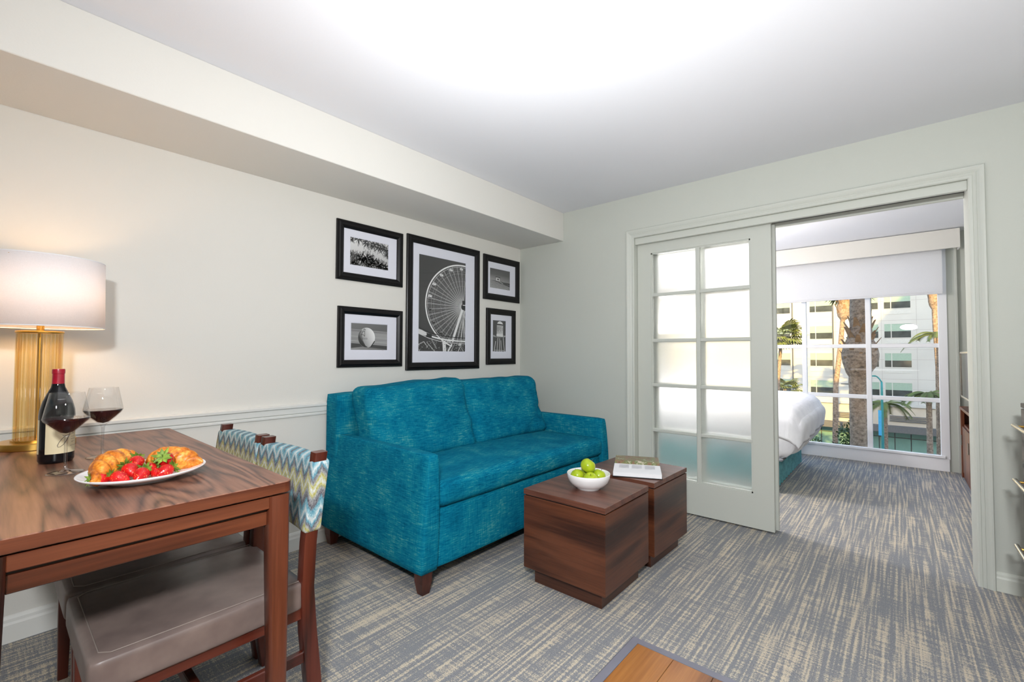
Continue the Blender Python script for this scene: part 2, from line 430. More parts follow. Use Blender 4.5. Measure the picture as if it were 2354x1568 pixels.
# ------------------------------------------------------------------ room shell
D, E, CZ = 2.80, 3.373, 2.472         # sofa wall, door wall, ceiling
X0, Y0 = -2.6, -.95                   # walls behind the camera and beside the chest
E1 = 3.575                            # bedroom face of the door wall
EW = 6.462                            # window wall
YB = 3.3                              # head wall of the bedroom
struct('floor', box(X0-.1, Y0-.1, -.12, EW+.15, YB+.1, 0), 'carpet')
struct('ceiling', box(X0-.1, Y0-.1, CZ, EW+.2, YB+.1, CZ+.12), 'ceiling_paint')
struct('wall_left', box(X0-.1, D, 0, E1, D+.12, CZ), 'wall_paint')
struct('wall_near', box(X0-.1, Y0, 0, X0, D, CZ), 'wall_paint')
struct('wall_right', box(X0-.1, Y0-.1, 0, EW+.2, Y0, CZ), 'wall_paint_grey')
struct('ceiling_soffit', bbox(X0, 2.29, 2.216, E, D, CZ, .003, 1), 'wall_paint')
OY0, OY1, OZ = -.290, 1.605, 2.128     # the opening in the door wall
struct('wall_far', join(box(E, OY1, 0, E1, D, CZ), box(E, Y0, 0, E1, OY0, CZ), box(E, OY0, OZ, E1, OY1, CZ)), 'wall_paint_grey')
# mouldings
rail = [(0, .803), (-.010, .805), (-.012, .815), (-.006, .820), (-.016, .826), (-.020, .856), (-.030, .862), (-.032, .874), (-.012, .880), (0, .880)]
struct('trim_1', sweep_x([(D+y, z) for y, z in rail], X0, E), 'rail_paint')
bprof = [(0, 0), (-.016, 0), (-.016, .072), (-.012, .082), (-.011, .094), (-.005, .104), (0, .107)]
struct('baseboard_left', sweep_x([(D+y, z) for y, z in bprof], X0, E), 'rail_paint')
struct('baseboard_far', join(sweep_y([(E+y, z*.9) for y, z in bprof], Y0, OY0-.064), sweep_y([(E+y, z*.9) for y, z in bprof], OY1+.05, D)), 'trim_paint')
struct('baseboard_right', sweep_x([(Y0-y, z) for y, z in bprof], X0, E), 'trim_paint')
# stepped door casing: (distance from the opening, how far proud of the wall)
cas = [(0, 0), (0, .010), (.006, .014), (.016, .014), (.018, .011), (.030, .017), (.032, .014), (.042, .020), (.052, .024), (.060, .024), (.064, .018), (.064, 0)]
def casing(xw, s):
    ring = []
    for d_, h_ in cas:
        ring.append([(xw-s*h_, OY1+d_, 0), (xw-s*h_, OY1+d_, OZ+d_), (xw-s*h_, OY0-d_, OZ+d_), (xw-s*h_, OY0-d_, 0)])
    V = [p for r in ring for p in r]; Fc = []
    for i in range(len(ring)-1):
        for k in range(3): Fc.append((i*4+k, i*4+k+1, (i+1)*4+k+1, (i+1)*4+k))
    return V, Fc
struct('trim_2', casing(E, 1), 'door_paint'); struct('trim_3', casing(E1, -1), 'trim_paint')
# head fascia that hides the sliding track, and the dark track slot
struct('trim_4', join(bbox(E+.012, OY0, 2.077, E+.040, OY1, OZ, .002, 1), bbox(E1-.030, OY0, 2.077, E1-.004, OY1, OZ, .002, 1)), 'door_paint')
struct('trim_5', box(E+.045, OY0, 2.105, E1-.035, OY1, OZ), 'facade_dark')
# wooden kitchen floor corner with its grey edge strip
EDGE_X, EDGE_Y = 1.805, .873
BW = .040
struct('trim_6', join(loft([[(X0, EDGE_Y-BW, 0), (X0, EDGE_Y, 0), (X0, EDGE_Y-.008, .007), (X0, EDGE_Y-BW, .007)],
                            [(EDGE_X-BW, EDGE_Y-BW, 0), (EDGE_X, EDGE_Y, 0), (EDGE_X-.008, EDGE_Y-.008, .007), (EDGE_X-BW, EDGE_Y-BW, .007)],
                            [(EDGE_X-BW, Y0, 0), (EDGE_X, Y0, 0), (EDGE_X-.008, Y0, .007), (EDGE_X-BW, Y0, .007)]])), 'binding')
wf = struct('floor_wood', box(X0, Y0, .0005, EDGE_X-BW, EDGE_Y-BW, .003), 'dark')
yy = EDGE_Y-BW; k = 0
while yy > Y0+.02:
    y2 = max(Y0, yy-.148); xx = EDGE_X-BW; first = .55+.37*((k*7) % 4)
    while xx > X0+.02:
        x2 = max(X0, xx-first); first = 1.25
        add('plank', bbox(x2+.0007, y2+.0007, .003, xx-.0007, yy-.0007, .006, .0008, 1), 'plank_wood', wf, local=True); xx = x2
    yy = y2; k += 1

# ------------------------------------------------------------------ bedroom shell, window wall
struct('wall_bedroom', box(E1, YB, 0, EW+.2, YB+.1, CZ), 'wall_paint')
MY = [-.313+.0, .262, .873, 1.484, 2.095, 2.706]        # mullion centres from the jamb leftwards
ZR = [.150, .722, 1.297, 1.872, 2.36]
struct('wall_window', join(box(EW, MY[-1]+.03, 0, EW+.2, YB, CZ), box(EW, Y0, 0, EW+.2, -.375, CZ), box(EW, -.375, 2.36, EW+.2, MY[-1]+.03, CZ), box(EW, -.375, 0, EW+.2, MY[-1]+.03, .12)), 'wall_paint_grey')
struct('trim_7', join(bbox(EW-.020, -.375, .0, EW-.001, MY[-1]+.03, .132, .002, 1), bbox(EW-.035, -.345, .132, EW+.02, MY[-1]+.03, .158, .003, 1)), 'window_paint')
win = struct('window_1', join(bbox(EW-.012, -.382, .12, EW+.06, -.313, 2.37, .003, 1), bbox(EW-.01, MY[-1]-.01, .12, EW+.06, MY[-1]+.05, 2.37, .003, 1), box(EW, -.33, 2.33, EW+.06, MY[-1], 2.39)), 'window_paint')
for y in MY[1:-1]:
    add('mullion', bbox(EW+.000, y-.024, .15, EW+.058, y+.024, 2.34, .004, 1), 'window_paint', win, local=True)
for z in ZR[1:-1]:
    add('transom', bbox(EW+.006, -.32, z-.022, EW+.052, MY[-1], z+.022, .004, 1), 'window_paint', win, local=True)
ys = [-.313]+MY[1:]
for i in range(len(ys)-1):
    for j in range(len(ZR)-1):
        add('pane', box(EW+.028, ys[i], ZR[j], EW+.031, ys[i+1], ZR[j+1]), 'window_glass', win, local=True)
struct('trim_8', bbox(EW-.03, -.462, 0, EW, -.440, 2.40, .003, 1), 'wall_paint_grey')
# roller blind and its pelmet
bl = thing('roller_blind', 'white roller blind drawn partway down over the bedroom window', 'blind', (6.38, 1.1, 1.834))
add('blind_cloth', box(6.386, -.350, 1.845, 6.388, 2.72, 2.40), 'blind_cloth', bl)
add('hem_bar', bbox(6.380, -.350, 1.828, 6.394, 2.72, 1.852, .004, 2), 'blind_cloth', bl)
add('roller_tube', xform(lathe([(.022, -1.53), (.022, 1.53)], 16), Matrix.Translation((6.39, 1.18, 2.40)) @ Matrix.Rotation(PI/2, 4, 'X')), 'window_paint', bl, autosmooth=40)
pl = thing('window_pelmet', 'cream boxed pelmet fixed above the roller blind', 'pelmet', (6.27, 1.1, 2.27))
add('front_board', bbox(6.258, -.478, 2.270, 6.276, 2.9, 2.464, .003, 1), 'wall_paint', pl)
add('end_board', bbox(6.276, -.478, 2.270, EW-.031, -.464, 2.464, .003, 1), 'wall_paint', pl)

# ------------------------------------------------------------------ sliding doors with frosted panes
def sliding_door(n, xf, th, ya, yb, z1):
    o = thing('door_%d' % n, '', '', (xf, (ya+yb)/2, .012)); del o['label'], o['category']; o['kind'] = 'structure'
    gy0, gy1, gz0, gz1 = .772, 1.492, .245, 2.000
    if n == 2: gy0 -= .012; gy1 -= .012
    rail_ = [box(xf, ya, .012, xf+th, yb, gz0), box(xf, ya, gz1, xf+th, yb, z1), box(xf, ya, gz0, xf+th, gy0, gz1), box(xf, gy1, gz0, xf+th, yb, gz1)]
    lip = []
    for a, b, c2, d2 in ((gy0, gz0, gy1, gz0+.010), (gy0, gz1-.010, gy1, gz1), (gy0, gz0, gy0+.010, gz1), (gy1-.010, gz0, gy1, gz1)):
        lip.append(box(xf+.006, a, b, xf+th-.006, c2, d2))
    add('leaf_frame', join(*rail_), 'door_paint', o); add('glazing_bead', join(*lip), 'door_paint', o)
    zc = [gz0, .598, .952, 1.302, 1.664, gz1]; ym = (gy0+gy1)/2
    add('muntin', bbox(xf+.004, ym-.015, gz0, xf+th-.004, ym+.015, gz1, .004, 1), 'door_paint', o)
    for z in zc[1:-1]:
        for a, b in ((gy0, ym-.015), (ym+.015, gy1)):
            add('muntin', bbox(xf+.004, a, z-.013, xf+th-.004, b, z+.013, .004, 1), 'door_paint', o)
    for j in range(5):
        for a, b in ((gy0, ym), (ym, gy1)):
            V = [(xf+th*.5, a, zc[j]), (xf+th*.5, b, zc[j]), (xf+th*.5, b, zc[j+1]), (xf+th*.5, a, zc[j+1])]
            add('pane', (V, [(0, 1, 2, 3)]), 'frosted_glass' if n == 1 else 'window_glass', o)
    return o
sliding_door(1, E+.055, .036, .645, 1.66 if False else 1.603, 2.090)
sliding_door(2, E+.112, .036, .632, 1.590, 2.090)

# ------------------------------------------------------------------ sofa
SX, SY = 2.31, 2.27
sofa = thing('sofa', 'teal upholstered two-seat sofa against the wall under framed photographs', 'sofa', (SX, SY, 0))
def arm_fn(sgn):
    def fn(w, u):
        k = (w.z+.29)/.58
        out = w.x*sgn            # positive = outer side
        if out > 0: out = out*(1-.66*k*k)-.0*k
        else: out = out*(1-.15*k)
        w.x = sgn*(out-.010*k)
        w.y -= .012*math.sin(k*PI)*(1 if u.y < -.8 else 0)
        return w
    return fn
add('arm', softbox((1.440, SY+.005, .398), (.058, .508, .290), .018, 9, arm_fn(-1)), 'teal_fabric', sofa, smooth=True)
add('arm', softbox((3.180, SY+.005, .398), (.058, .508, .290), .018, 9, arm_fn(1)), 'teal_fabric', sofa, smooth=True)
add('front_panel', softbox((SX, 1.806, .258), (.810, .030, .148), .016, 8), 'teal_fabric', sofa, smooth=True)
add('seat_deck', box(1.49, 1.83, .13, 3.13, 2.68, .400), 'dark', sofa)
add('back_frame', softbox((SX, 2.708, .525), (.900, .076, .415), .022, 8), 'teal_fabric', sofa, smooth=True)
def seat_fn(w, u):
    if u.z > .5: w.z += .018*(1-u.x**2)*(1-u.y**2)+.006
    if u.y < -.5:
        w.y -= .012*(1-u.z**2)
        w.y += .012*math.exp(-((w.x-.012)/.012)**2); w.z += .006*math.exp(-((w.x-.012)/.012)**2)*(-1 if u.z > 0 else 1)
    w.z += .004*noise.noise(Vector((w.x*5, w.y*5, w.z*4)))
    return w
add('seat_cushion', softbox((SX, 2.125, .472), (.812, .365, .066), .038, 26, seat_fn), 'teal_fabric', sofa, smooth=True)
def back_fn(seed, hx):
    def fn(w, u):
        k = (w.z+.235)/.47
        if u.y < -.2: w.y -= .035*(1-u.x**4)*(1-(u.z)**4)
        puck = max(0, abs(u.x)-.72)/.28
        wr = noise.noise(Vector((w.x*7+seed, w.z*16, seed)))*.016+noise.noise(Vector((w.x*26+seed, w.z*5, seed*2)))*.011
        w.y += wr*(.35+1.3*puck)
        # diagonal tension creases at the lower outer corner
        dd = (w.x*(1 if seed < 3 else -1)+hx)*.8+(w.z+.10)
        w.y += .010*math.exp(-((dd-.12)/.022)**2)*(1 if u.z < .3 else 0)-.006*math.exp(-((dd-.20)/.022)**2)*(1 if u.z < .2 else 0)
        w.z += .020*(u.x*(1 if seed < 3 else .2))*max(0, u.z)+.010*noise.noise(Vector((w.x*6, seed, 0)))*max(0, u.z)
        w.y += k*.150
        return w
    return fn
add('back_cushion', softbox((1.888, 2.385, .765), (.402, .105, .235), .050, 22, back_fn(1.3, .402)), 'teal_fabric', sofa, smooth=True)
add('back_cushion', softbox((2.712, 2.385, .765), (.418, .105, .232), .050, 22, back_fn(4.1, .418)), 'teal_fabric', sofa, smooth=True)
def taper_leg(x, y, w, h_, sx, sy, out=.0):
    t_, b_ = w/2, w*.32
    r0 = [(x-b_+out*sx, y-b_+out*sy, 0), (x+b_+out*sx, y-b_+out*sy, 0), (x+b_+out*sx, y+b_+out*sy, 0), (x-b_+out*sx, y+b_+out*sy, 0)]
    r1 = [(x-t_*.93, y-t_*.93, h_*.5), (x+t_*.93, y-t_*.93, h_*.5), (x+t_*.93, y+t_*.93, h_*.5), (x-t_*.93, y+t_*.93, h_*.5)]
    r2 = [(x-t_, y-t_, h_), (x+t_, y-t_, h_), (x+t_, y+t_, h_), (x-t_, y+t_, h_)]
    return loft([r0, r1, r2])
for x, y in ((1.438, 1.815), (1.438, 2.725), (3.182, 1.815), (3.182, 2.725)):
    add('leg', taper_leg(x, y, .066, .120, 0, 0), 'sofa_leg', sofa)

# ------------------------------------------------------------------ coffee cubes
def cube_table(cx, cy, s, rot, zt, zb, label):
    o = thing('cube_table', label, 'side table', (cx, cy, 0), rot, 'twin wooden cube tables')
    h = s/2
    add('plinth', bbox(-h+.042, -h+.042, 0, h-.042, h-.042, zb+.01, .002, 1), 'cube_side', o, local=True)
    add('body', bbox(-h+.001, -h+.001, zb, h-.001, h-.001, zt-.034, .0025, 2), 'cube_side_y', o, local=True)
    add('shadow_gap', box(-h+.008, -h+.008, zt-.036, h-.008, h-.008, zt-.026), 'dark', o, local=True)
    add('table_top', bbox(-h, -h, zt-.028, h, h, zt, .002, 2), 'cube_top', o, local=True)
    return o
cube_table(2.091, 1.271, .478, .006, .486, .082, 'dark wooden cube table carrying the bowl of green apples')
cube_table(2.640, 1.263, .473, -.021, .484, .080, 'dark wooden cube table with the open book on it')

# fruit bowl and apples
BX, BY, BZ = 2.083, 1.256, .486
bo = [(.0, .004), (.055, .004), (.056, 0), (.062, 0), (.063, .006), (.085, .018), (.103, .038), (.111, .060), (.113, .078), (.1115, .0805), (.109, .078), (.107, .060), (.098, .040), (.080, .022), (.05, .012), (0, .011)]
tag(add('fruit_bowl', lathe(bo, 48, (BX, BY, BZ)), 'porcelain', smooth=True), 'round white bowl holding green apples on the cube table', 'bowl')
def apple(loc, tilt, az, r, label):
    o = thing('apple', label, 'apple', loc, 0, 'green apples in the white bowl')
    prof = []
    for k in range(19):
        a = PI*k/18
        rr = r*math.sin(a)*(1+.05*math.cos(a)); zz = -r*.92*math.cos(a)
        if k > 12: zz -= r*.26*math.exp(-(rr/(r*.30))**2)
        if k < 5: zz += r*.12*math.exp(-(rr/(r*.30))**2)
        prof.append((max(rr, 1e-7), zz))
    m = Matrix.Rotation(az, 4, 'Z') @ Matrix.Rotation(tilt, 4, 'Y')
    add('flesh', xform(lathe(prof, 28), m), 'apple_skin', o, smooth=True, local=True)
    add('stem', xform(tube([(0, 0, r*.62), (.001, 0, r*.8), (.004, .001, r*1.02)], [.0012, .0011, .0016], 6), m), 'apple_stem', o, local=True)
fw_, rt_ = Vector((-.758, -.652, 0)), Vector((.652, -.758, 0))       # towards the room's middle, towards the doorway
def at_bowl(f, r, z): return tuple(Vector((BX, BY, BZ+z))+fw_*f+rt_*r)
apple(at_bowl(.050, .002, .060), .5, -2.6, .0370, 'green apple with a yellow blush at the front of the bowl')
apple(at_bowl(-.062, .0, .060), .4, 2.0, .0365, 'green apple mostly hidden behind the topmost apple')
apple(at_bowl(-.012, -.057, .061), .6, 1.0, .0370, 'green apple at the sofa side of the bowl')
apple(at_bowl(-.012, .057, .061), .5, -.4, .0370, 'green apple at the doorway side of the bowl')
apple(at_bowl(-.002, -.002, .116), .65, -.7, .0400, 'green apple resting on top of the other apples')

# open book on the far cube
bk = thing('open_book', 'hardback book lying open with white text pages', 'book', (2.640, 1.270, .484))
du = Vector((.118, -.248, 0)).normalized(); dv = Vector((.235, .112, 0)).normalized()    # along the spine, across the pages
gut = Vector((2.660, 1.255, .484))
def page_block(sgn, wdt, ln, th):
    n = 12; top = []; bot = []
    for k in range(n+1):
        s = k/n
        z = .004+th*(1-.0*s)*(1-(1-min(1, s/.18))**2*.75)*(1-.18*s)
        top.append((s*wdt*sgn, z)); bot.append((s*wdt*sgn, .004))
    rings = []
    for e in (-ln/2, ln/2):
        rings.append([tuple(gut+dv*a+du*e+Vector((0, 0, z))) for a, z in top+bot[::-1]])
    if sgn > 0: rings = rings[::-1]
    return loft(rings)
cover = []
for e in (-.139, .139):
    cover.append([tuple(gut+dv*a+du*e+Vector((0, 0, z))) for a, z in ((-.252, .001), (.204, .001), (.204, .004), (-.252, .004))])
add('cover', loft(cover), 'dark', bk)
add('page_block', page_block(-1, .243, .27, .026), 'paper', bk, autosmooth=40)
pic = NT('page_photo')
nz = pic.noise(pic.coords((26, 26, 8)), 1, 4, .7)
pic.col(pic.ramp(nz, [(.3, lin((60, 44, 34))), (.45, lin((150, 116, 92))), (.55, lin((104, 122, 70))), (.68, lin((226, 210, 190)))])); pic.p(Roughness=.35)
add('page_block', page_block(1, .195, .27, .030), pic.m, bk, autosmooth=40)
lines_ = []
for c_ in range(3):
    for r_ in range(11):
        s0, s1 = -.105+c_*.075, -.105+c_*.075+.058-(.02 if r_ == 10 else 0)
        a = -.060-r_*.0075; zz = .0305-.0
        P = [gut+dv*a+du*s0, gut+dv*a+du*s1, gut+dv*(a-.003)+du*s1, gut+dv*(a-.003)+du*s0]
        k_ = abs(a)/.243; z = .004+.026*(1-.18*k_)+.0004
        lines_.append(([tuple(p+Vector((0, 0, z))) for p in P], [(0, 1, 2, 3)]))
add('text_lines', join(*lines_), 'page_ink', bk)

# ------------------------------------------------------------------ dining table
TZ = .83; TX0, TX1, TY0, TY1 = -.027, .575, 1.316, 2.670
tb = thing('dining_table', 'walnut dining table with tapered legs set with wine and pastries', 'table', ((TX0+TX1)/2, (TY0+TY1)/2, 0))
top = rrect(TX0, TY0, TX1, TY1, .022)
inner = rrect(TX0+.002, TY0+.002, TX1-.002, TY1-.002, .020)
add('table_top', loft([[(x, y, TZ-.031) for x, y in inner], [(x, y, TZ-.029) for x, y in top], [(x, y, TZ-.002) for x, y in top], [(x, y, TZ) for x, y in inner]]), 'walnut_top', tb)
eo = [rrect(TX0-.0004, TY0-.0004, TX1+.0004, TY1+.0004, .0224)]*2
add('edge_band', ([(x, y, z) for z in (TZ-.029, TZ-.002) for x, y in eo[0]], [(i, (i+1) % len(eo[0]), len(eo[0])+(i+1) % len(eo[0]), len(eo[0])+i) for i in range(len(eo[0]))]), 'walnut_x', tb)
def table_leg(sx, sy):
    cx, cy = (TX1-.004 if sx > 0 else TX0+.004), (TY1-.004 if sy > 0 else TY0+.004)
    rings = []
    for z, w in ((0, .040), (.55, .052), (TZ-.036, .056)):
        x0, x1 = (cx-w, cx) if sx > 0 else (cx, cx+w); y0, y1 = (cy-w, cy) if sy > 0 else (cy, cy+w)
        rings.append([(x, y, z) for x, y in rrect(x0, y0, x1, y1, .011, 3)])
    return loft(rings)
for sx in (-1, 1):
    for sy in (-1, 1): add('leg', table_leg(sx, sy), 'walnut_z', tb, autosmooth=30)
ay, ax = .010, .010
add('apron_rail', bbox(TX0+.058, TY0+ay, .760, TX1-.058, TY0+ay+.02, .793, .002, 1), 'walnut_x', tb)
add('apron_rail', bbox(TX0+.058, TY0+ay+.016, .712, TX1-.058, TY0+ay+.032, .751, .002, 1), 'walnut_x', tb)
add('apron_rail', bbox(TX0+.058, TY1-ay-.02, .757, TX1-.058, TY1-ay, .797, .002, 1), 'walnut_x', tb)
add('apron_rail', bbox(TX0+.058, TY1-ay-.032, .716, TX1-.058, TY1-ay-.012, .760, .002, 1), 'walnut_x', tb)
for xa, xb in ((TX1-ax-.02, TX1-ax), (TX0+ax, TX0+ax+.02)):
    add('apron_rail', bbox(xa, TY0+.058, .757, xb, TY1-.058, .797, .002, 1), 'walnut_y', tb)
    s = -.012 if xa > .2 else .012
    add('apron_rail', bbox(xa+s, TY0+.058, .716, xb+s, TY1-.058, .760, .002, 1), 'walnut_y', tb)
add('apron_gap_shade', box(TX0+.055, TY0+ay+.018, .745, TX1-.055, TY0+ay+.030, .800), 'dark', tb)  # dark strip standing in for the shade between the apron boards
add('top_batten', box(TX0+.05, TY0+.035, TZ-.037, TX1-.05, TY1-.035, TZ-.0305), 'dark', tb)

# ------------------------------------------------------------------ dining chairs (facing the table, towards -x)
def dining_chair(yc, label):
    o = thing('dining_chair', label, 'chair', (.45, yc, 0), 0, 'dining chairs with zigzag cloth backs')
    hw = .225
    def seat_fn(w, u):
        if u.z > .3: w.z += .010*(1-u.x**2)*(1-u.y**2)
        w.y *= 1-.04*max(0, u.x)
        return w
    add('seat', softbox((.425, yc, .420), (.258, hw+.004, .045), .016, 10, seat_fn), 'taupe_vinyl', o, smooth=True)
    sx0, sx1, sy0, sy1, sz = .190, .660, yc-hw+.016, yc+hw-.016, .4665
    add('seam', tube([(sx1, sy0, sz), (sx0+.02, sy0, sz), (sx0, sy0+.02, sz), (sx0, sy1-.02, sz), (sx0+.02, sy1, sz), (sx1, sy1, sz)], .0013, 6), 'stitch', o)
    for s in (-1, 1):
        y = yc+s*(hw-.020)
        prof = [(.725, 0), (.708, .15), (.692, .30), (.684, .44), (.690, .58), (.704, .72), (.722, .866)]
        rings = []
        for x, z in prof:
            wx = .024 if z > .05 else .020
            if z > .4: wx = .021
            rings.append([(a, b, z) for a, b in rrect(x-wx, y-.020, x+wx, y+.020, .005, 2)])
        add('back_leg', loft(rings), 'chair_wood', o, autosmooth=35)
        fx, fw = .205, .020
        add('front_leg', loft([[(a, b, 0) for a, b in rrect(fx-.014, y-.014, fx+.014, y+.014, .004, 2)], [(a, b, .38) for a, b in rrect(fx-fw, y-fw, fx+fw, y+fw, .005, 2)]]), 'chair_wood', o, autosmooth=35)
        add('side_stretcher', bbox(fx+.015, y-.010, .205, .690, y+.010, .240, .003, 1), 'chair_wood_x', o)
    add('cross_stretcher', bbox(.40, yc-hw+.028, .206, .425, yc+hw-.028, .239, .003, 1), 'chair_wood', o)
    for s in (-1, 1):
        add('seat_rail', bbox(.20, yc+s*(hw-.020)-.010, .345, .675, yc+s*(hw-.020)+.010, .385, .003, 1), 'chair_wood_x', o)
    add('seat_rail', bbox(.195, yc-hw+.03, .345, .215, yc+hw-.03, .385, .003, 1), 'chair_wood', o)
    def back_fn(w, u):
        z = w.z+.728
        # follow the posts' curve, wrap over the top and hollow a little between the posts
        x = .690+(z-.58)*.090+(z-.58)**2*.12
        w.x += x-.712
        w.x += .014*(1-u.y**2)
        if u.z > .8: w.z += .006*(1-u.y**2)
        return w
    add('backrest', softbox((.712, yc, .728), (.029, hw+.006, .112), .010, 10, back_fn), 'zigzag_cloth', o, smooth=True)
    return o
dining_chair(1.668, 'dining chair with zigzag cloth back nearer the sofa end, seat in full view')
dining_chair(2.140, 'dining chair with zigzag cloth back nearer the chair rail wall')

# ------------------------------------------------------------------ table lamp
LX, LY = .128, 2.520
lp = thing('table_lamp', 'brass table lamp with amber glass rods and white drum shade', 'lamp', (LX, LY, TZ))
add('base', lathe([(.108, 0), (.110, .002), (.110, .022), (.108, .025), (.070, .026), (.070, .032), (.0, .032)], 48, (LX, LY, TZ)), 'brass', lp, autosmooth=30)
add('pole', lathe([(.007, .03), (.007, .445), (.011, .445), (.011, .47), (.006, .47), (.006, .60)], 16, (LX, LY, TZ)), 'brass', lp, autosmooth=30)
add('top_plate', lathe([(.0, .434), (.066, .434), (.067, .436), (.067, .441), (.066, .443), (0, .443)], 40, (LX, LY, TZ)), 'brass', lp, autosmooth=30)
rod_me = None
for k in range(28):
    a = 2*PI*k/28
    if rod_me is None:
        ro = add('rod', lathe([(.0058, .032), (.0058, .434)], 10), 'amber_glass', lp, local=True, autosmooth=40); rod_me = ro.data
    else:
        ro = bpy.data.objects.new('rod', rod_me); COL.objects.link(ro); ro.parent = lp
    ro.location = (.059*math.cos(a), .059*math.sin(a), 0)
S0, S1, SR = .458, .722, .186
add('shade', lathe([(SR, S0), (SR-.004, S1), (SR-.0055, S1), (SR-.0015, S0)], 64, (LX, LY, TZ), close=True), 'shade_cloth', lp, smooth=True)
for z, r in ((S0+.001, SR-.0008), (S1-.001, SR-.0048)):
    add('rim_ring', lathe([(r+.0012*math.cos(b), z+.0022*math.sin(b)) for b in [2*PI*i/8 for i in range(8)]], 64, (LX, LY, TZ), close=True), 'window_paint', lp, smooth=True)
add('spider', join(*[tube([(LX, LY, TZ+.60), (LX+(SR-.004)*math.cos(a), LY+(SR-.004)*math.sin(a), TZ+S1-.01)], .0015, 6) for a in (0, 2.094, 4.188)]), 'brass', lp)
t = NT('lamp_bulb'); t.t.nodes.remove(t.b); em = t.n('ShaderNodeEmission'); em.inputs[0].default_value = (1, .62, .32, 1); em.inputs[1].default_value = 80
t.l(em.outputs[0], t.out.inputs[0]); M['lamp_bulb'] = t.m
add('bulb', lathe([(.0001, .615), (.018, .605), (.029, .585), (.029, .565), (.018, .54), (.012, .525), (.012, .50), (.0001, .50)][::-1], 20, (LX, LY, TZ)), 'lamp_bulb', lp, smooth=True)

# ------------------------------------------------------------------ wine bottle and glasses
WX, WY = .153, 2.120
wb = thing('wine_bottle', 'dark red wine bottle with cream label and red foil neck', 'bottle', (WX, WY, TZ))
R_ = .0440
add('glass_body', lathe([(.0001, .004), (.030, .003), (.036, 0), (.041, .002), (R_, .010), (R_, .155), (.0425, .172), (.036, .200), (.026, .226), (.0175, .246), (.0148, .262), (.0142, .305), (.0001, .305)], 48, (WX, WY, TZ)), 'bottle_glass', wb, smooth=True)
add('foil_capsule', lathe([(.0160, .250), (.0153, .262), (.0148, .288), (.0148, .290), (.0160, .291), (.0160, .301), (.0152, .306), (.0001, .307)], 36, (WX, WY, TZ)), 'red_foil', wb, autosmooth=40)
az0 = math.atan2(-WY, -WX)      # towards the viewer's side of the table
def on_bottle(a, z, e=.0004): return (WX+(R_+e)*math.cos(a), WY+(R_+e)*math.sin(a), TZ+z)
def label_patch(a0, a1, z0, z1, n=20):
    V, Fc = [], []
    for k in range(n+1):
        a = a0+(a1-a0)*k/n; V += [on_bottle(a, z0), on_bottle(a, z1)]
    for k in range(n): Fc.append((2*k, 2*k+2, 2*k+3, 2*k+1))
    return V, Fc
LA, LB = az0-.62, az0+1.55
fl_ = add('front_label', label_patch(LA, LB, .032, .142), 'label_paper', wb, smooth=True)
add('back_label', label_patch(az0-2.5, az0-1.12, .032, .142), 'label_paper', wb, smooth=True)
def stroke(pts, w):       # a pen stroke on the label, (angle, height) points
    V, Fc = [], []
    P = [Vector((a*R_, z)) for a, z in pts]
    for i, p in enumerate(P):
        d = (P[min(i+1, len(P)-1)]-P[max(i-1, 0)]).normalized(); n_ = Vector((-d.y, d.x))*(w[i] if isinstance(w, list) else w)
        for q in (p+n_, p-n_): V.append(on_bottle(q.x/R_, q.y, .0008))
    for i in range(len(P)-1): Fc.append((2*i, 2*i+1, 2*i+3, 2*i+2))
    return V, Fc
c0 = az0+.45
J = [(c0+.62, .128), (c0+.52, .118), (c0+.40, .104), (c0+.25, .088), (c0+.10, .072), (c0-.08, .060), (c0-.24, .054), (c0-.36, .053), (c0-.40, .058), (c0-.32, .068), (c0-.15, .080), (c0+.05, .088), (c0+.25, .092)]
so = [(c0+.62+.14*math.cos(b)*1.0+.03*math.sin(b), .101+.009*math.sin(b)) for b in [2*PI*i/12 for i in range(13)]]
ss = [(c0+.94, .111), (c0+.86, .108), (c0+.86, .104), (c0+.93, .100), (c0+.92, .095), (c0+.84, .093)]
add('script_lettering', join(stroke(J, [.0007]*3+[.0012]*2+[.0007]*8), stroke(so, .0006), stroke(ss, .0006)), 'ink', fl_)
sl = []
for a, b, z, w in ((-.35, .35, .131, .0006), (-.40, .40, .127, .0009), (-.30, .30, .1225, .0005), (.45, .95, .083, .0004), (.45, .95, .075, .0006), (.5, .8, .066, .0008), (.4, .98, .054, .0006)):
    n_ = max(6, int((b-a)*26))
    for i in range(n_):
        if (i*7) % 5 == 3: continue
        u0 = c0-.05+a+(b-a)*i/n_; u1 = u0+(b-a)/n_*.66
        sl.append(stroke([(u0, z), (u1, z)], w))
add('small_lettering', join(*sl), 'ink', fl_, kind='stuff')

def wine_glass(x, y, label):
    o = thing('wine_glass', label, 'glass', (x, y, TZ), 0, 'glasses of red wine')
    stem_ = [(.0001, .0035), (.020, .0032), (.038, .0012), (.0425, .0004), (.0430, .0012), (.039, .0026), (.022, .0052), (.010, .008), (.0048, .013), (.0042, .030), (.0042, .085), (.0052, .104), (.0080, .112), (.0001, .1125)]
    outer = [(.0001, .1125), (.0080, .112), (.016, .119), (.0350, .138), (.050, .155), (.0535, .163), (.0520, .172), (.0455, .205), (.0390, .240), (.0384, .2404), (.0380, .240), (.0446, .205), (.0510, .172), (.0522, .163), (.049, .1565), (.034, .1400), (.0150, .1212), (.0001, .1165)]
    add('stem', lathe(stem_, 40), 'crystal', o, smooth=True, local=True)
    add('bowl', lathe(outer, 48, (0, 0, 0)), 'wine_glass', o, smooth=True, local=True)
    liq = [(.0001, .1172), (.0148, .1218), (.0338, .1405), (.0487, .1570), (.0518, .1632), (.0516, .1640), (.0001, .1640)]
    add('wine', lathe(liq, 48), 'wine', o, local=True, autosmooth=40)
